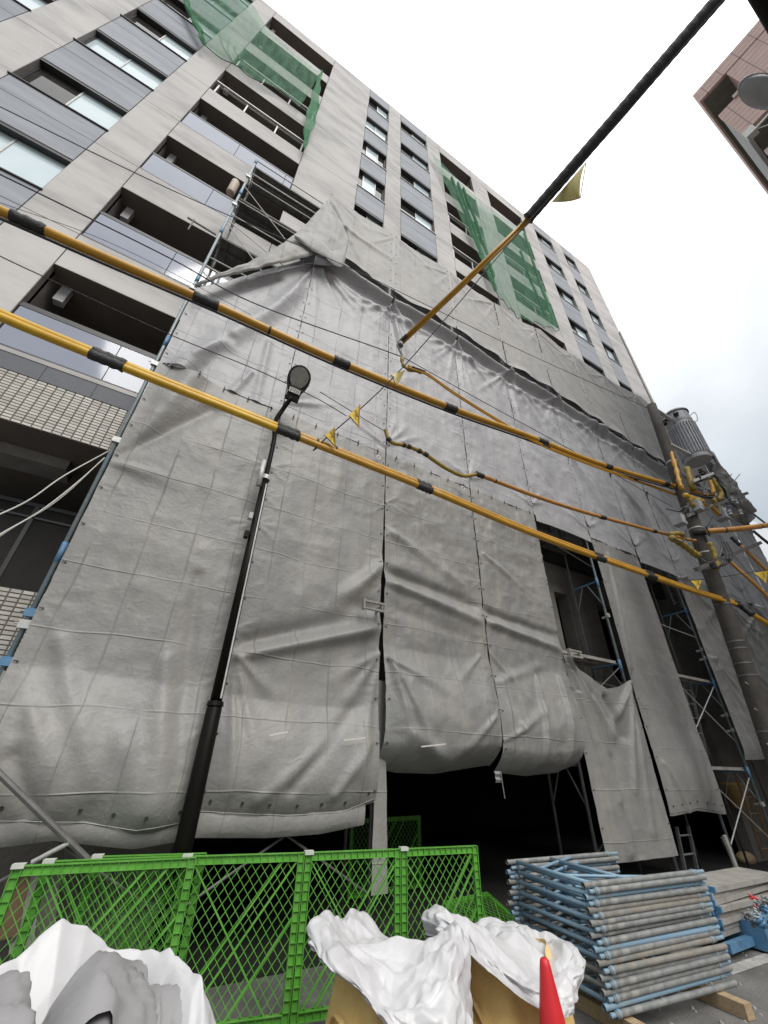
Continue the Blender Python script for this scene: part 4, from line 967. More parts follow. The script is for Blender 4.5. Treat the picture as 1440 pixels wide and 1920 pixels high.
cable('covered_cable', 'short orange covered cable between the dangling end and the utility pole', [(895, 889), (1020, 936), (1130, 970), (1275, 1008), (1305, 1014, 3.0)], .030, orange,
      bands=((900, 891, .14), (1132, 971, .16), (1225, 994, .14)), seams=((930, 903), (1300, 1013)))
o, P = cable('sleeved_cable_end', 'dangling yellow and black banded cable end in front of the tarps', [(723, 806), (728, 822), (738, 831), (760, 835), (785, 845), (800, 853), (815, 864), (840, 880), (868, 892), (895, 889)], .026, olive, bands=((731, 824, .05), (757, 834, .04), (766, 837, .05), (786, 846, .05), (798, 852, .06)), cat='cable end')
cable('covered_cable', 'thin yellow double service cable sagging from the hook to the pole crossarm', [(765, 686), (800, 700), (850, 735), (930, 785), (1020, 835), (1140, 882), (1240, 917), (1380, 966, 2.9)], .017, yellow, bands=((1025, 838, .2), (1190, 902, .14), (1290, 937, .1), (785, 693, .25)), twin=((0, .0, -.035), .013, yellow))
cable('covered_cable', 'faded orange covered cable running right from the utility pole', [(1312, 997, 3.0), (1340, 995, 2.8), (1400, 990, 2.5), (1500, 976, 2.2)], .055, orange, bands=((1312, 997, .25),), seams=((1322, 996), (1360, 993), (1425, 988)), twin=None)
for i, (pts, lab) in enumerate((([(1360, 1045, 3.0), (1385, 1068, 2.9), (1415, 1095, 2.8), (1470, 1150, 2.7)], 'brown covered service cable dropping right of the pole, lower of the pair'), ([(1380, 1015, 3.0), (1405, 1038, 2.9), (1440, 1072, 2.8), (1480, 1112, 2.7)], 'brown covered service cable dropping right of the pole, upper of the pair'))):
    cable('covered_cable', lab, pts, .035, orange, bands=((pts[0][0], pts[0][1], .25),))
cable('covered_cable', 'lower yellow cable continuing right of the utility pole clamp', [(1390, 1135, 3.1), (1405, 1148, 3.0), (1440, 1170, 2.9), (1500, 1205, 2.8)], .045, yellow, bands=((1400, 1145, .25),))
cable('dark_cable', 'dark red-brown cable slanting away above the tarps at far right', [(1385, 945, 3.0), (1410, 962, 2.9), (1440, 985, 2.8), (1500, 1030, 2.7)], .022, pole_dark)
cable('dark_cable', 'black cable slanting past the distant tower at right', [(1412, 995, 2.8), (1440, 1018, 2.7), (1500, 1062, 2.6)], .03, black)
# the big diagonal cable that crosses overhead
A0, A1, A2 = PY(752, 640, 3.3), PY(990, 410, 1.30), Vector((3.67, -1.2, CAMZ+7.75))
dirv = (A2-A1); A3 = A2+dirv*.8
dc = thing('overhead_cable', 'thick diagonal cable crossing overhead, yellow below and black above', 'cable', A0)
MB().tube([A0, A0.lerp(A1, .5)-Vector((0, 0, .02)), A1], .028, 10).build('yellow_cover', yellow, dc, smooth=True)
MB().tube([A0+Vector((.03, 0, -.03)), A0.lerp(A1, .5)+Vector((.03, 0, -.05)), A1+Vector((.03, 0, -.03))], .020, 8).build('yellow_cover', yellow, dc, smooth=True)
nb = 160; pts = [A1.lerp(A3, i/nb) for i in range(nb+1)]
MB().tube(pts, [.075*(1+.03*math.sin(i*1.7))+(.012 if i == 0 else 0) for i in range(nb+1)], 14).build('black_cover', black, dc, smooth=True)
MB().tube([A0-(A1-A0)*.012, A0+(A1-A0)*.05], .036, 10).build('end_cap', black, dc)
hk = PY(750, 646, 3.3); hk2 = PY(754, 668, 3.3)
MB().tube(spline([hk+Vector((.03, 0, .02)), hk+Vector((-.05, 0, -.03)), hk2+Vector((-.02, 0, .05)), hk2], 6), .014, 6).tube(spline([hk+Vector((.05, 0, 0)), hk+Vector((.03, 0, -.1)), hk2+Vector((.02, 0, .02))], 6), .012, 6).lathe([(0, -.04), (.05, -.03), (.05, .03), (0, .04)], hk, 10).build('hook', pole_dark, dc)
MB().tube(spline([hk2, PY(755, 682, 3.3), PY(765, 692, 3.28), PY(790, 698, 3.25)], 6), [.02+.014*math.sin(i*.6)**2 for i in range(19)], 8).build('sleeve', olive, dc, smooth=True)
# flag line
F0, F1 = PY(602, 830, 3.15), PY(756, 688, 2.75); F2 = PY(990, 416, 1.28); F3 = PX(1347, 10, 3.6)
fl = thing('flag_line', 'thin black line carrying yellow warning flags, rising beside the diagonal cable', 'rope', F0)
MB().tube(spline([PY(597, 838, 3.18), F0, F1, F2, F2.lerp(F3, .5)+Vector((.01, 0, -.05)), F3, F3+(F3-F2)*.7], 8), .007, 6).build('line', black, fl)
def flag(label, c3, mt, marks=True, group='yellow triangular warning flags', sag=.02):
    """c3: three corners, first two along the line, third the tip"""
    o = thing('warning_flag', label, 'flag', c3[0], group)
    a, b, c = c3; n = 8; P = np.zeros((n, n, 3)); nrm = (b-a).cross(c-a).normalized()
    if nrm.y > 0: nrm = -nrm
    for i in range(n):
        for j in range(n):
            s, t = i/(n-1), j/(n-1); p = (a.lerp(b, s)).lerp(c, t)+nrm*sag*math.sin(t*3)*math.cos(s*4); P[i, j] = p
    cl = MB().grid(P).build('cloth', mt, o, smooth=True)
    MB().tube([a, a.lerp(c, .5), c], .006, 5).tube([b, b.lerp(c, .5), c], .006, 5).build('hem', olive, o)
    if marks:
        m_ = a.lerp(b, .5); up_ = (m_-c).normalized(); rt = up_.cross(nrm).normalized(); L = (m_-c).length; k = L*.045
        mk = MB()
        def st(x0, y0, x1, y1): mk.bar(m_-up_*(L*.16+y0*k)+rt*x0*k+nrm*.03, m_-up_*(L*.16+y1*k)+rt*x1*k+nrm*.03, k*.5, k*.3, nrm)
        for s_ in ((-1, 0, 1.4, 0), (-1, 0, -1, 1.2), (-1, 1.2, 1, 1.4), (1, 1.4, .8, 2.8), (.8, 2.8, -1.2, 2.6), (-1, 3.4, 1.2, 3.3), (1.2, 3.3, .2, 4.4),
                   (-1.1, 5, 1.1, 5), (-1.1, 5, -1.1, 7.6), (1.1, 5, 1.1, 7.6), (-1.1, 7.6, 1.1, 7.6), (-.6, 6, .6, 6), (-.6, 6.8, .6, 6.8), (0, 5, 0, 7.6)): st(*s_)
        mk.build('print', text_m, o)
    return o
flag('yellow warning flag touching the lower yellow cable, lowest on the line', [PY(609, 816, 3.12), PY(627, 801, 3.07), PY(629, 838, 3.1)], flag_m)
flag('yellow warning flag above the lower yellow cable, second up the line', [PY(654, 779, 3.0), PY(675, 758, 2.95), PY(673, 801, 2.97)], flag_m)
flag('pale curled warning flag hanging beside the hook', [PY(734, 703, 2.8), PY(759, 694, 2.74), PY(743, 724, 2.78)], flag_pale, False, sag=.05)
flag('large faded flag hanging against the sky from the black cable', [PY(1034, 379, 1.06), PX(1099, 303, 3.03), PX(1088, 371, 3.0)], flag_pale, False, sag=.05)
rl = thing('flag_line', 'thin black line with two flags at the right, passing the utility pole', 'rope', PY(1265, 1086, 3.0))
MB().tube(spline([PY(1250, 1080, 3.1), PY(1290, 1088, 3.0), PY(1345, 1083, 2.9), PY(1440, 1068, 2.7), PY(1500, 1058, 2.6)], 6), .007, 5).build('line', black, rl)
flag('yellow warning flag over the cable just left of the utility pole', [PY(1295, 1089, 2.98), PY(1316, 1088, 2.95), PY(1308, 1108, 2.97)], flag_m)
flag('yellow warning flag at the right edge of the view, right of the utility pole', [PY(1413, 1074, 2.75), PY(1440, 1070, 2.7), PY(1436, 1095, 2.72)], flag_m)
# thin wires
wires = [([(-60, 168), (0, 200), (330, 360), (640, 495), (800, 572), (1000, 668), (1225, 770)], 'thin black wire crossing high over the left windows', .006, 3.4),
         ([(-60, 298), (0, 327), (180, 415), (330, 490), (480, 570), (715, 655), (760, 672)], 'thin black wire running down to the hook, above the upper yellow cable', .008, 3.4),
         ([(-60, 445), (0, 480), (100, 527), (320, 628), (480, 693), (590, 745), (650, 780)], 'thin black wire below the upper yellow cable on the left', .006, 3.4),
         ([(600, 735), (690, 790), (728, 812)], 'short thin wire ending at the dangling cable end', .005, 3.3),
         ([(0, 380), (170, 440), (300, 500), (470, 590)], 'faint thin wire close under the upper left windows', .003, 3.5),
         ([(760, 672), (900, 750), (1100, 860), (1260, 950)], 'thin wire running from the hook towards the utility pole', .006, 3.3)]
for pts, lab, r, Y in wires:
    tag(MB().tube(spline([PY(a, b, Y) for a, b in pts], 8), r, 6).build('wire', black), lab, 'wire', 'thin overhead wires')
for lab, pts in (('upper white rope tied from the left scaffold pole to the left edge', [(203, 846), (120, 892), (50, 940), (-60, 990)]), ('lower doubled white rope tied from the left scaffold pole to the left edge', [(196, 858), (150, 900), (80, 955), (0, 1002), (-60, 1040)])):
    P = spline([PY(a, b, 4.75-.004*(203-a)) for a, b in pts], 8); mb = MB().tube(P, .006, 6)
    if 'lower' in lab: mb.tube([p+Vector((.0, 0, -.02+.02*math.sin(i*.4))) for i, p in enumerate(P)], .006, 6)
    tag(mb.build('rope', cordw), lab, 'rope', 'white ropes')
# dark horizontal conduit at the top right corner
q = PZ(1446, -6, 6.9); dx = Vector((1, 0, 0))
q = PX(1426, 5, 3.0); mb = MB().tube([(q.x-3.0, q.y-.075, q.z+.03), (q.x+8, q.y-.075, q.z+.03)], .12, 16)
tag(mb.build('overhead_conduit', lampblk, smooth=True), 'thick dark brown conduit cutting across the top right corner', 'conduit')

# ------------------------------------------------------------------ street lamps
LXp, LYp = .715, 4.42
lamp = thing('street_lamp', 'dark slender street lamp with an oval head standing before the tarps', 'street lamp', (LXp, LYp, 0))
MB().tube([(LXp, LYp, 0), (LXp, LYp, 2.02), (LXp, LYp, 2.06)], [.078, .070, .045], 16).build('lower_pole', lampblk, lamp, smooth=True)
MB().tube([(LXp, LYp, 2.03), (LXp, LYp, 4.75)], [.055, .045], 14).build('upper_pole', lampblk, lamp, smooth=True)
MB().tube([(LXp, LYp, 2.035), (LXp, LYp, 2.075)], [.080, .072], 16).build('collar', lampblk, lamp)
q = PY(500, 875, LYp-.03)
MB().tube([(LXp-.07, LYp-.03, 4.55), (LXp-.07, LYp-.03, 4.95)], [.035, .03], 10).build('sensor_tube', white_metal, lamp, smooth=True)
MB().tube([(LXp, LYp, 4.68), (LXp, LYp, 4.74)], .062, 12).build('collar', white_metal, lamp)
for z in (4.1, 3.85): MB().box(LXp-.10, LXp-.055, LYp-.05, LYp+.02, z-.04, z+.04).build('small_box', pink_pale if z > 4 else lampblk, lamp)
MB().tube([(LXp+.03, LYp-.052, 2.1), (LXp+.02, LYp-.045, 4.6)], .010, 6).build('conduit_strip', white_metal, lamp)
hb_ = PY(546, 746, 4.2)
arm = spline([Vector((LXp, LYp, 4.7)), Vector((LXp, LYp, 5.35)), PY(516, 792, 4.36), PY(530, 768, 4.30), hb_], 8)
MB().tube(arm, .032, 10).build('arm', lampblk, lamp, smooth=True)
# head: a flat paddle, facing down towards the street
hn, hf = PY(547, 749, 4.2), PY(569, 686, 4.0)
ax = (hf-hn).normalized(); Lh = (hf-hn).length
vdir = ((hn+hf)/2-Vector((0, 0, CAMZ))).normalized()
nrm = (-vdir-ax*(-vdir).dot(ax)).normalized()
side = ax.cross(nrm).normalized()
def paddle(prof, th, lift=0., sc_=1.0):
    mb = MB(); n = len(prof); ring = []
    up_ = [hn+ax*(t*Lh)+side*(w*Lh)*sc_ for t, w in prof]+[hn+ax*(t*Lh)-side*(w*Lh)*sc_ for t, w in prof[::-1]]
    k = len(up_); c = sum(up_, Vector())/k
    lo = [p+nrm*lift for p in up_]; mid = [p-nrm*th*.5+nrm*lift for p in [c+(q-c)*1.0 for q in up_]]; hi = [c+(p-c)*.72-nrm*(th)+nrm*lift for p in up_]
    mb.v = [tuple(p) for p in lo+mid+hi]
    for i in range(k):
        j = (i+1) % k; mb.f += [(i, j, j+k, i+k), (i+k, j+k, j+2*k, i+2*k)]
    mb.f.append(tuple(range(k))[::-1]); mb.f.append(tuple(range(2*k, 3*k)))
    return mb
prof = [(0, .165), (.22, .165), (.30, .19), (.42, .245), (.58, .285), (.72, .285), (.86, .235), (.95, .15), (1.0, .05)]
hd = paddle(prof, .13).build('lamp_head', lampblk, lamp)
pl = [(.36, .12), (.46, .185), (.60, .225), (.72, .225), (.83, .18), (.91, .10), (.935, .03)]
paddle(pl, .012, .014).build('lens', lens_m, hd)
c_ = hn+ax*(Lh*.245)+nrm*.012
lab = MB().bar(c_-side*Lh*.14, c_+side*Lh*.14, Lh*.13, .006, nrm).build('sticker', paper, hd)
pr = MB()
for i in range(3):
    for j in range(5):
        if random.random() < .7: pp = c_+ax*(i-1)*Lh*.038+side*(j-2)*Lh*.048+nrm*.0035; pr.bar(pp-side*Lh*.014, pp+side*Lh*.014, Lh*.016, .003, nrm)
pr.build('sticker_print', black, hd)
# pale lamp head at the upper right
q = PZ(1424, 170, 7.2); l2 = thing('street_lamp', 'pale oval street lamp head seen from below at the upper right edge', 'street lamp', q)
vd = (q-Vector((0, 0, CAMZ))).normalized(); axx = (PZ(1460, 190, 7.2)-PZ(1404, 165, 7.2)).normalized()
M_ = Matrix((axx, Vector((0, 0, 1)).cross(axx), Vector((0, 0, 1)))).transposed().to_4x4()
k = (PZ(1398, 160, 7.2)-q).length
prof = [(0, -.06*k/.2), (k*.55, -.05), (k*.9, -.01), (k*1.0, .03), (k*.85, .08), (k*.4, .12), (0, .13)]
Ms = M_ @ Matrix.Diagonal((1.6, .66, 1, 1))
MB().lathe(prof, q+axx*k*.35, 28, Ms).build('lamp_head', trans_m, l2, smooth=True)
MB().lathe([(k*.98, .028), (k*1.05, .03), (k*1.02, .05)], q+axx*k*.35, 28, Ms).build('rim', pink_pale, l2)
MB().tube([q+axx*k*.9+Vector((0, 0, .06)), q+axx*(k+3.0)+Vector((0, 0, -.1))], .03, 8).build('arm', white_metal, l2)

# ------------------------------------------------------------------ green plastic fence panels
def fence_panel(label, a, b, h, lean, group='green plastic fence panels', cap=True, ang=None):
    """a, b: ground points of the two lower corners"""
    a = Vector((a[0], a[1], 0)); b = Vector((b[0], b[1], 0)); d = b-a; Wp = d.length; rz = math.atan2(d.y, d.x)
    o = thing('fence_panel', label, 'fence panel', a, group, rot=(lean, 0, rz)); OFF[o.name] = (0, 0, 0)
    s = .048; dp = .020; z0 = .06
    def frame_bar(p, q, nm):
        p = Vector(p); q = Vector(q); L = (q-p).length; ax_ = (q-p).normalized(); sd_ = ax_.cross(Vector((0, 1, 0))).normalized()
        mb = MB().bar(p, q, .004, s-.004, sd_)                              # web
        mb.bar(p+sd_*s/2, q+sd_*s/2, dp*2, .005, sd_).bar(p-sd_*s/2, q-sd_*s/2, dp*2, .005, sd_)   # flanges
        n = max(4, int(L/.055))
        for i in range(n+1):
            c = p+ax_*(L*i/n); mb.bar(c-sd_*(s/2-.004), c+sd_*(s/2-.004), .004, dp*1.8, ax_.cross(sd_))
        return mb.build(nm, green_p, o)
    frame_bar((s/2, 0, z0), (s/2, 0, h), 'stile'); frame_bar((Wp-s/2, 0, z0), (Wp-s/2, 0, h), 'stile')
    frame_bar((s+.003, 0, h-s/2-.001), (Wp-s-.003, 0, h-s/2-.001), 'top_rail'); frame_bar((s+.003, 0, z0+s/2), (Wp-s-.003, 0, z0+s/2), 'bottom_rail')
    la = MB(); x0, x1, y0, y1 = s, Wp-s, z0+s, h-s
    def diag(k, sl, w, t):
        # line z = sl*(x-k)
        pts = []
        for X in (x0, x1):
            z = sl*(X-k)
            if y0 <= z <= y1: pts.append((X, z))
        for Z in (y0, y1):
            x = Z/sl+k
            if x0 < x < x1: pts.append((x, Z))
        if len(pts) >= 2:
            p, q = min(pts), max(pts); la_t.bar((p[0], 0, p[1]), (q[0], 0, q[1]), w, t, (0, 1, 0))
    la_t = la; sl = 1.25; k = x0-h/sl-.05; i = 0
    stp = .070
    while k < x1+h/sl:
        la_t = la; diag(k, sl, .0042, .008); diag(k+h/sl*0, -sl, .0042, .007); k += stp
    la.build('lattice', green_p, o, kind='stuff')
    for t in (.28, .42, .75):
        la_t = MB(); diag(x0+(x1-x0)*t-h*.28, sl, .012, .016)
        if la_t.v: la_t.build('diagonal_rib', green_p, o)
    la_t = MB(); diag(x0+(x1-x0)*.5+h*.38, -sl, .010, .014)
    if la_t.v: la_t.build('diagonal_rib', green_p, o)
    if cap:
        MB().box(-.012, s+.012, -.03, .03, h-.012, h+.012).build('cap', cap_m, o)
    for xx in (.004, Wp-.03): MB().box(xx, xx+.026, -.015, .015, .003, z0-.004).build('foot', green_p, o)
    return o
FH = .98
def gp(px, py, z=1.0): p = PZ(px, py, z); return (p.x, p.y)
n0, n1, n2, n3, n4 = gp(28, 1622, .985), gp(368, 1606, .985), gp(574, 1597, .985), gp(752, 1590, .985), gp(893, 1584, .985)
fence_panel('front green fence panel at the left edge behind the white bag', n0, n1, FH, 0)
fence_panel('green fence panel in the middle, its left side behind the front panel', gp(346, 1604, .985), (n2[0]-.012, n2[1]+.002), FH, 0)
fence_panel('green fence panel directly behind the middle bulk bag', n2, (n3[0]-.012, n3[1]+.002), FH, 0)
fence_panel('green fence panel at the right end of the fence row', n3, n4, FH, 0)
sh = Vector((.05, .17))
fence_panel('green fence panel stacked second behind the front left panel', (n0[0]+.16, n0[1]+.10), (n1[0]-.02, n1[1]+.09), FH, 0)
fence_panel('green fence panel stacked last behind the front left panel', (n0[0]+.45, n0[1]+.17), (n1[0]+.10, n1[1]+.15), FH, 0)
fence_panel('spare green fence panel standing in the dark entrance', (PY(655, 1596, 6.6).x, 6.6), (PY(788, 1576, 6.75).x, 6.75), .92, 0, cap=False)
lo = fence_panel('spare green fence panel lying on the ground by the frame stack', gp(900, 1745, .1), gp(985, 1720, .1), .6, -1.2, cap=False)

# ------------------------------------------------------------------ stack of scaffold frames
A_ = PZ(1142, 1914, .10); B_ = PZ(1384, 1852, .10); dl = (B_-A_).normalized(); Lf = (B_-A_).length-.05
L_ = PZ(948, 1640, .80); A2_ = PZ(1092, 1663, .80); Wf = (L_-A2_).length
dl = Matrix.Rotation(math.radians(2), 3, 'Z') @ dl; Wf = .93; Lf *= 1.085
rz = math.atan2(dl.y, dl.x)
GRF = 'scaffold frames in the stack'
def frame_proto(mi):
    mt = frame_ms[mi]; r = .0185
    ob = []
    leg = MB().tube([(0, 0, 0), (Lf-.06, 0, 0)], r, 12, cap=False).tube([(.004, 0, 0), (Lf-.064, 0, 0)], r-.004, 8)
    return mt, r
protos = {}
def fmesh(key, mb, mt, smooth=True):
    if key in protos: return protos[key]
    me = bpy.data.meshes.new(key[0]); me.from_pydata(mb.v, [], mb.f); me.materials.append(mt)
    if smooth: me.polygons.foreach_set('use_smooth', [len(f) == 4 for f in mb.f])
    protos[key] = me; return me
NF = 20; pitch = .0365
wy = Wf
for i in range(NF):
    mi = [1, 1, 1, 2, 0, 1, 1, 1, 2, 0][(i*7+3) % 10] if i < NF-2 else (1 if i == NF-2 else 2)
    if i > NF-9: mi = 1
    leg_i = [0, 0, 2, 1, 0, 2, 0, 0][(i*3) % 8]
    z = .10+.019+i*pitch
    off = (.075 if i % 2 == 0 else 0)+random.uniform(-.012, .012); yo = random.uniform(-.012, .012)+(.02 if i % 2 else 0)
    lab = ('topmost' if i == NF-1 else 'second from the top' if i == NF-2 else 'lowest' if i == 0 else None)
    if lab: label = f'worn steel scaffold frame, {lab} in the stack'; grp = GRF
    else:
        nth = NF-i; sfx = {1: 'st', 2: 'nd', 3: 'rd'}.get(nth if nth < 20 else nth % 10, 'th'); label = f'worn steel scaffold frame lying {nth}{sfx} from the top of the stack'
    pos = A_+dl*off+Vector((-dl.y, dl.x, 0))*yo; pos.z = z
    o = thing('scaffold_section', label, 'scaffold frame', pos, GRF, rot=(random.uniform(-.004, .004), random.uniform(-.006, .006), rz+random.uniform(-.012, .012)))
    def part(nm, key, mb, mt, loc=(0, 0, 0), par=None):
        me = fmesh(key, mb, mt); c = bpy.data.objects.new(nm, me); COL.objects.link(c); c.parent = par or o; c.location = loc; return c
    r = .0205
    legm = MB().tube([(0, 0, 0), (Lf-.1, 0, 0)], r, 14, cap=False).tube([(0, 0, 0), (.10, 0, 0)], r-.0045, 10, cap=False).tube([(.1, 0, 0), (.101, 0, 0)], r-.004, 10)
    legm.f += []
    for y in (0, wy):
        lg = part('leg', ('leg', leg_i, i % 2), legm, frame_ms[leg_i], (0, y, 0))
        # spigot at one end, socket at the other
        spm = MB().tube([(0, 0, 0), (.11, 0, 0)], .0145, 12, cap=False).tube([(.0, 0, 0), (.10, 0, 0)], .0105, 10)
        part('spigot', ('spigot', 1), spm, frame_ms[1], (Lf-.105, 0, 0) if i % 2 else (-.05, 0, 0), lg)
        part('collar', ('collar', 1), MB().tube([(0, 0, 0), (.03, 0, 0)], r+.004, 12), frame_ms[1], (.02, 0, 0) if i % 2 == 0 else (Lf-.17, 0, 0), lg)
    cr = MB().tube([(0, 0, 0), (0, wy, 0)], .0165, 12)
    part('crossbar', ('crossbar', mi), cr, frame_ms[mi], (.11, 0, 0)); part('crossbar', ('crossbar', mi), cr, frame_ms[mi], (.55, 0, 0))
    ba = MB().tube(spline([(.12, wy*.35, 0), (.5, wy*.16, 0), (.85, .01, 0)], 5), .0125, 8)
    part('brace', ('brace', mi), ba, frame_ms[mi])
    ba2 = MB().tube(spline([(.12, wy*.65, 0), (.5, wy*.84, 0), (.85, wy-.01, 0)], 5), .0125, 8)
    part('brace', ('brace2', mi), ba2, frame_ms[mi])
for k, (t, lab) in enumerate(((.82, 'pale timber block under the near right end of the frame stack'), (.12, 'timber bearer under the left end of the frame stack'))):
    c = A_+dl*Lf*t; n_ = Vector((-dl.y, dl.x, 0)); mb = MB().bar(c-n_*.22+Vector((0, 0, -.053)), c+n_*(Wf+.1)+Vector((0, 0, -.053)), .09, .088)
    tag(mb.build('timber_bearer', wood), lab, 'timber block')

# ------------------------------------------------------------------ stack of hooked planks
Q0 = PZ(1358, 1757, .14); pdx = Vector((1, .03, 0)).normalized(); pdy = Vector((-pdx.y, pdx.x, 0))
for i in range(8):
    z = .13+i*.049; sh_ = (.10 if i == 7 else random.uniform(-.03, .05)); sy = random.uniform(-.03, .03)
    nth = 8-i; sfx = {1: 'st', 2: 'nd', 3: 'rd'}.get(nth, 'th')
    base = Q0+pdx*sh_+pdy*sy; base.z = z
    o = thing('scaffold_plank', f'dusty hooked scaffold plank with a blue end, {nth}{sfx} from the top of its stack' if 1 < nth < 8 else f'dusty hooked scaffold plank with a blue end, {"top" if nth == 1 else "bottom"} of its stack', 'scaffold plank', base, 'hooked planks stacked at right', rot=(0, random.uniform(-.01, .01), math.atan2(pdx.y, pdx.x)+random.uniform(-.03, .03)))
    OFF[o.name] = (0, 0, 0); wdt = .48
    MB().box(.03, 1.7, 0, wdt, 0, .045).build('deck', plank_top, o)
    MB().box(0, .03, -.005, wdt+.005, -.004, .049).build('end_beam', blue_m, o)
    for y in (.05, wdt-.09):
        MB().box(-.07, .0, y, y+.035, .02, .048).box(-.075, -.05, y, y+.035, -.02, .02).build('hook', blue_m if i % 3 else white_metal, o)
tag(MB().bar(Q0+Vector((-.1, -.05, -.06)), Q0+Vector((1.7, 0, -.06)), .07, .07).bar(Q0+Vector((-.1, .45, -.06)), Q0+Vector((1.7, .5, -.06)), .07, .07).build('pallet_rail', blue_m), 'blue steel rails under the stack of hooked planks', 'pallet')
# heap of clamps on top of a lower plank stack
random.seed(3)
for i in range(14):
    q = PZ(random.uniform(1405, 1445), random.uniform(1690, 1735), .36+random.uniform(0, .06)); M3 = Matrix.Rotation(random.uniform(0, 6), 3, Vector((random.random(), random.random(), 1)).normalized())
    mb = MB()
    for e in (0, 1):
        c = M3 @ Vector((0, 0, .03*e)); aa = M3 @ Vector((1, 0, 0)); bb = M3 @ Vector((0, 1, 0))
        mb.tube([q+c+aa*.04*math.cos(t)+bb*.04*math.sin(t) for t in np.linspace(0, 5, 9)], .012, 6)
    mb.tube([q+M3 @ Vector((-.06, .03, 0)), q+M3 @ Vector((.07, .04, .02))], .009, 6)
    c_ = 0 if i % 3 == 0 else (3 if i == 4 else i % 3)
    tag(mb.build('coupler_clamp', (pole_m, pole_dark, blue_m, red_m)[c_]), ('worn blue-grey', 'dark steel', 'bright blue', 'single red')[c_]+' scaffold coupler in the jumbled heap at the right edge', 'clamp', 'couplers heaped at the right edge')
mb = MB(); q = PZ(1425, 1740, .2); mb.box(q.x-.02, q.x+1.2, q.y-.05, q.y+.5, .02, .24); tag(mb.build('clamp_bin', blue_m), 'low blue steel bin under the heap of couplers', 'bin')

# ------------------------------------------------------------------ things inside the open bays
def ladder(label, p, q, w, rungs, Yo, mt=alu, cat='ladder', group='ladders in the open bays'):
    o = thing('ladder', label, cat, p, group); d = (q-p); s_ = Vector((w, 0, 0))
    for e in (0, 1): MB().bar(p+s_*e, q+s_*e, .022, .05, (0, 1, 0)).build('side_rail', mt, o)
    for i in range(rungs):
        c = p+d*((i+.5)/rungs); MB().tube([c, c+s_], .014, 6).build('rung', mt, o)
    return o
ladder('aluminium ladder standing behind the lower end of the narrow tarp strip', PY(1290, 1660, 5.0), PY(1268, 1550, 5.0), .36, 3, 5)
ladder('aluminium ladder rising between the first and second platforms of the right bay', PY(1318, 1450, 5.05), PY(1280, 1280, 5.05), .30, 6, 5)
ladder('short aluminium ladder end hanging at the top of the right bay', PY(1266, 1134, 5.0), PY(1246, 1088, 5.0), .36, 3, 5)
ladder('brown timber ladder leaning inside the lower right bay', PY(1432, 1610, 5.2), PY(1378, 1450, 5.2), .42, 5, 5, wood_d)
q = PY(1388, 1515, 5.6); bk_ = thing('bucket', 'ochre plastic bucket on the shelf in the lower right bay', 'bucket', q)
MB().lathe([(0, 0), (.19, 0), (.24, .42), (.255, .43), (.255, .47), (.23, .47), (.18, .03), (0, .03)], q, 20).build('pail', bucket_m, bk_, smooth=True)
MB().tube(spline([q+Vector((-.25, 0, .44)), q+Vector((-.1, -.26, .34)), q+Vector((.1, -.26, .34)), q+Vector((.25, 0, .44))], 6), .008, 5).build('handle', white_metal, bk_)
q = PY(1395, 1600, 5.75); sack = MB(); th_ = np.linspace(0, 2*PI, 18)[None, :]; vv = np.linspace(0, 1, 10)[:, None]
rr = .20*np.sin(PI*np.clip(vv*.92+.06, 0, 1))**.5*(1+.12*fbm(th_*2+0*vv, vv*4+0*th_, 5, 3))
tag(sack.grid(np.stack([q.x+rr*np.cos(th_)*1.3, q.y+rr*np.sin(th_)*.8, q.z-.2+.24*vv+0*th_], -1)).build('sack', wood, smooth=True), 'dull ochre sack lying on the shelf under the bucket', 'sack')
sub(MB().box(XJ[7]-1.0, XJ[8], YF+.2, YR+.5, q.z-.26, q.z-.21), 'shelf_board', wood_d)
for a, b, Y, w, mt, lab in (((1358, 1566), (1404, 1690), 4.3, .075, plank_top, 'dusty flat bar leaning in front of the scaffold by the planks'), ((1352, 1570), (1395, 1660), 5.3, .05, pole_dark, 'steel tube leaning inside the lower right bay'), ((1412, 1480), (1445, 1590), 5.5, .05, wood_d, 'brown batten leaning at the back of the lower right bay')):
    tag(MB().bar(PY(*a, Y), PY(*b, Y), w, .03, (0, 1, 0)).build('leaning_bar', mt), lab, 'bar')
# cut timbers and rubbish in the dark behind the fence
for i, (a, b, Y, mt, lab) in enumerate((((35, 1640), (10, 1760), 4.95, wood_d, 'brown board leaning behind the left fence panels, at the left edge'), ((60, 1630), (40, 1780), 5.0, plank_top, 'pale board leaning behind the left fence panels'), ((100, 1600), (75, 1800), 5.1, raw_conc, 'grey board leaning behind the left fence panels'))):
    tag(MB().bar(PY(*a, Y), PY(*b, Y), .14, .03, (0, 1, 0)).build('leaning_board', mt), lab, 'board')

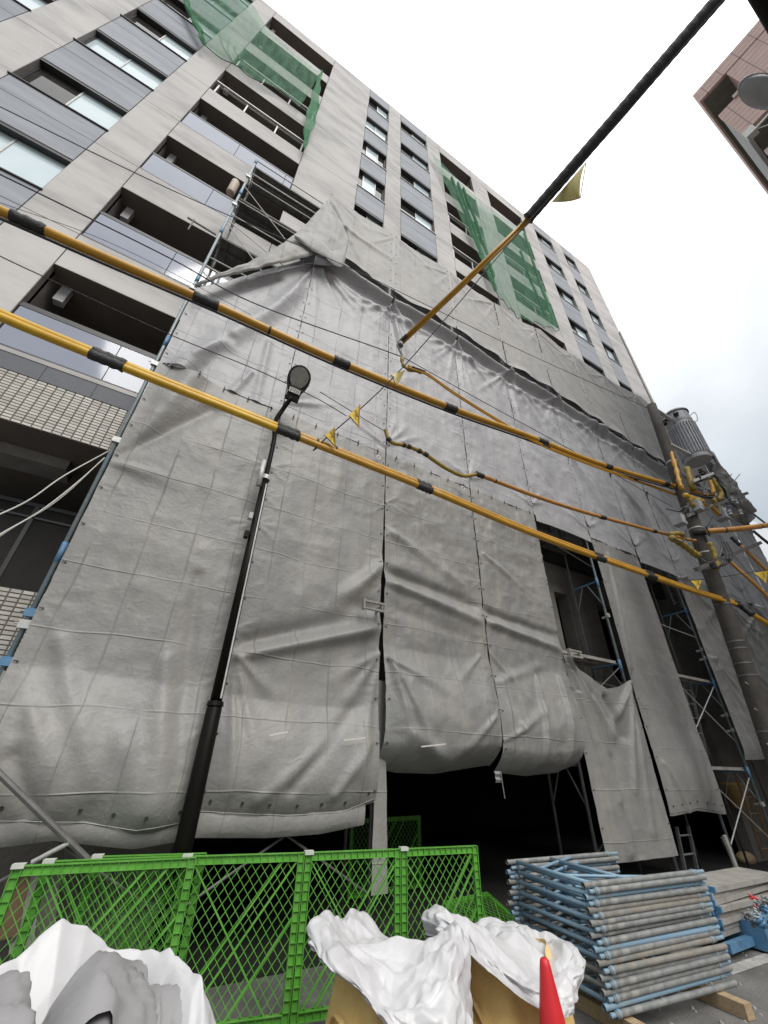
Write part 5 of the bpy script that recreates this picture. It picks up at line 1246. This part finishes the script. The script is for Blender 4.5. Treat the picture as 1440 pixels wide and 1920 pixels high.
# ------------------------------------------------------------------ bulk bags, cone
def crumple(th, s, seed, a=1.):
    return a*(.55*fbm(th*1.1, s*2.2, seed, 4, True)+.45*fbm(th*2.6, s*5, seed+9, 3, True))
def bulk_bag(label, c, r, h, seed, liner, body_mt=bag_y, flat=1.0, rot=0., closed=True):
    """open woven bag with a plastic liner turned out over the rim; liner: (height above rim, droop) round the rim"""
    o = thing('bulk_bag', label, 'bulk bag', (c[0], c[1], 0)); n = 120; mrow = 46
    th = np.linspace(0, 2*PI, n, endpoint=False)[None, :]; v = np.linspace(0, 1, mrow)[:, None]
    sq = (np.abs(np.cos(th-rot))**4+np.abs(np.sin(th-rot))**4)**(-.25)                    # rounded square
    base = r*(.55+.45*sq)*(.90+.16*np.sin(PI*np.clip(v, 0, 1)**.8))*(1-.10*v**3)
    wr = .05*facets(np.cos(th)*1.5+v*.9, np.sin(th)*1.5+v*1.1, seed)+.014*np.sin(th*7+3*v+seed)*v
    rr = base+wr
    rimz = h*(.86 if closed else .95)*(1+.07*np.sin(th*2+seed)+.05*np.sin(th*3+1.3*seed))
    Z = rimz*v; P = np.stack([c[0]+rr*np.cos(th), c[1]+rr*np.sin(th)*flat, Z], -1)
    MB().grid(P, wrap=True).build('bag_body', body_mt, o, smooth=True)
    # contents / inside surface
    vi = np.linspace(0, 1, 8)[:, None]; ri = (rr[-1][None]*(1-.8*vi)); zi = rimz*(1-.22*vi)+.03*fbm(th*2, vi*3+0*th, seed+4, 3)
    zi = zi-.10*np.clip(vi*6, 0, 1)
    if not closed: MB().grid(np.stack([c[0]+ri*np.cos(th), c[1]+ri*np.sin(th)*flat, zi-.06], -1), wrap=True).build('bag_lining', body_mt, o, smooth=True)
    # straps
    for t0 in ([3.30] if closed else []):
        pts = []
        for q in np.linspace(0, 1, 9):
            tt = t0-.35+.7*q; rr_ = r*1.0+.035*math.sin(PI*q); pts.append(Vector((c[0]+rr_*math.cos(tt), c[1]+rr_*math.sin(tt)*flat, h*(.46+.24*math.sin(PI*q)))))
        mb = MB()
        for i in range(len(pts)-1): mb.bar(pts[i], pts[i+1], .006, .03, (math.cos(t0), math.sin(t0), 0))
        mb.build('lifting_strap', strap_m, o)
    if liner:
        n2 = 300; m2 = 130; th2 = np.linspace(0, 2*PI, n2, endpoint=False)[None, :]; s = np.linspace(0, 1, m2)[:, None]
        lift = np.interp(th2 % (2*PI), *liner[0], period=2*PI); droop = np.interp(th2 % (2*PI), *liner[1], period=2*PI)
        sq2 = (np.abs(np.cos(th2-rot))**4+np.abs(np.sin(th2-rot))**4)**(-.25); rb = r*(.55+.45*sq2)
        rim = h*(1+.07*np.sin(th2*2+seed)+.05*np.sin(th2*3+1.3*seed))
        K = .52 if closed else .36
        up_ = np.clip(s/K, 0, 1); dn = np.clip((s-K)/(1-K), 0, 1)
        rim = h+(rim-h)*up_
        if closed:
            rad = rb*(1.02*up_**.9)+(.045+.03*dn)*np.clip(dn*5, 0, 1)+.02*up_
            z = rim-.05+lift*np.sin(np.clip(up_, 0, 1)**1.6*PI/2)-.03*np.sin(up_*PI)-(lift+droop)*(dn**1.2)
        else:
            rad = rb*(.30+.66*up_**.8)+(.045+.04*np.sin(PI*dn)+.03*dn)*np.clip(dn*5, 0, 1)+.015
            z = rim-.20*(1-up_)+lift*np.sin(up_*PI/2)-(lift+droop)*(dn**1.15)
        ux, uy = s*np.cos(th2)*2.2+7, s*np.sin(th2)*2.2+7
        d_ = .055*fbm(ux*.9, uy*.9, seed+20, 2)+.085*facets(ux*1.7, uy*1.7, seed+33)
        pl_ = fbm(np.cos(th2)*1.6+5+0*s, np.sin(th2)*1.6+5+s*.5, seed+61, 2, True)
        tops = np.exp(-((s-K)/.12)**2)
        rad = rad+d_*(.25*up_+.75*np.clip(dn*3, 0, 1))+.03*pl_*dn; z = z+d_*(1.0-.75*np.clip(dn*3, 0, 1))
        P = np.stack([c[0]+rad*np.cos(th2), c[1]+rad*np.sin(th2)*flat, z], -1)
        MB().grid(P, wrap=True).build('plastic_liner', bag_w, o, smooth=True)
    return o
def ring(*kv): a = sorted(kv); return ([math.radians(x) for x, y in a], [y for x, y in a])
bulk_bag('ochre bulk bag with white liner in the middle, left of the other', (1.73, 2.82), .345, .755, 3,
         (ring((0, .0), (45, -.04), (90, .0), (135, .04), (158, .06), (190, .01), (240, -.02), (285, -.05), (330, .02)), ring((0, .25), (90, .1), (140, .0), (165, .0), (195, .0), (214, .015), (232, .06), (246, .20), (262, .36), (300, .42), (330, .40))), rot=.5)
bulk_bag('ochre bulk bag with white liner at right, behind the red cone', (2.65, 2.94), .36, .66, 8,
         (ring((0, -.02), (60, .0), (110, .06), (150, .12), (180, .08), (220, .02), (280, -.02), (330, -.04)), ring((0, .16), (90, .15), (140, .0), (170, .0), (200, .01), (225, .03), (250, .08), (275, .15), (300, .18), (330, .12))), rot=.35)
lb = bulk_bag('white-lined bag full of folded grey tarp in the lower left corner', (.155, 2.36), .385, .775, 5,
         (ring((0, .10), (30, .11), (60, .08), (80, .10), (95, .18), (110, .20), (128, .11), (140, .10), (180, .08), (230, -.10), (280, -.16), (330, .02)), ring((0, .5), (90, .3), (180, .45), (270, .3))), body_mt=bag_y, rot=.3, closed=False)
# folded tarp stuffed into the left bag
def cloth_roll(label, pts, w, seed, mt, turns=1.0):
    n, mm = 72, 18; th = np.linspace(0, 1, n)[None, :]; v = np.linspace(0, 1, mm)[:, None]
    a_, b_, c_ = [np.array(p) for p in pts]
    P = ((1-v)*(1-v))[..., None]*a_+(2*v*(1-v))[..., None]*b_+(v*v)[..., None]*c_
    t2 = np.where(th < .5, th*2, 2-th*2); kk = np.where(th < .5, 1.0, .78)
    wob = 1+.16*np.sin(t2*7+seed)+.08*np.sin(t2*13+2*seed)
    off = np.stack([np.cos(t2*PI*turns)*w[0]*kk, np.sin(t2*PI*turns)*w[1]*.3+0*t2, np.sin(t2*PI*turns)*w[1]*kk*wob], -1)
    P = P+off+(.018*fbm(t2*3+0*v, v*4+0*t2, seed, 3)+.035*facets(t2*4+0*v, v*3.5+0*t2, seed+3))[..., None]
    o = MB().grid(P).build('folded_tarp', mt, smooth=True); tag(o, label, 'folded tarp', 'folded tarps in the left bag'); return o
tarpF = mat('clean_grey_tarp', (.30, .295, .30), (.25, .245, .25), rough=.5, scale=3, bump=.12, bscale=30)
fo = cloth_roll('folded grey tarp arching in the middle of the left bag', [(.24, 2.62, 0.730), (.22, 2.36, 0.790), (.24, 2.12, 0.700)], (.17, .16), 3, tarpF)
fo = cloth_roll('folded grey tarp at the left of the left bag, beside the central arch', [(-.12, 2.55, 0.730), (-.10, 2.33, 0.810), (-.06, 2.08, 0.690)], (.12, .17), 6, tarpF)
cloth_roll('folded grey tarp standing at the right of the left bag', [(.44, 2.55, 0.730), (.45, 2.36, 0.790), (.43, 2.15, 0.650)], (.08, .10), 8, tarpF)
cloth_roll('small inner tarp fold at the front of the left bag', [(.22, 2.35, 0.730), (.20, 2.2, 0.750), (.22, 2.08, 0.710)], (.12, .12), 9, tarpF)
# blue jar end between the bags
q = PZ(790, 1795, .50); tag(MB().lathe([(0, -.1), (.07, -.08), (.085, 0), (.05, .06), (0, .07)], q, 14).build('plastic_bottle', mat('blue_clear_plastic', (.16, .21, .27), rough=.15), smooth=True), 'small bluish plastic bottle behind the two bulk bags', 'bottle')
ct = PZ(1020, 1795, .70); cn = thing('traffic_cone', 'red traffic cone in front of the right bulk bag', 'traffic cone', (ct.x, ct.y, 0))
MB().lathe([(0, .70), (.016, .698), (.024, .690), (.030, .665), (.060, .50), (.105, .20), (.135, .045)], (ct.x, ct.y, 0), 32).build('cone_shell', red_m, cn, smooth=True)
MB().lathe([(.135, .045), (.19, .03), (.19, .003), (0, .003)], (ct.x, ct.y, 0), 4, Matrix.Rotation(PI/4, 4, 'Z') @ Matrix.Diagonal((1.25, 1.25, 1, 1))).build('cone_base', red_m, cn)
# rubble on the asphalt
rb = MB()
for i in range(160):
    x, y = random.uniform(3.0, 8), random.uniform(2.2, 4.4); s_ = random.uniform(.004, .016)
    M3 = Matrix.Rotation(random.uniform(0, 6), 3, 'Z'); rb.hexa([M3 @ Vector(p)*s_+Vector((x, y, s_*.4)) for p in ((-1, -1, -.6), (1, -.8, -.6), (1.1, 1, -.6), (-.9, 1, -.6), (-.7, -.6, .6), (.6, -.7, .5), (.7, .6, .6), (-.6, .7, .5))])
rb.build('gravel', plank_top, kind='stuff')
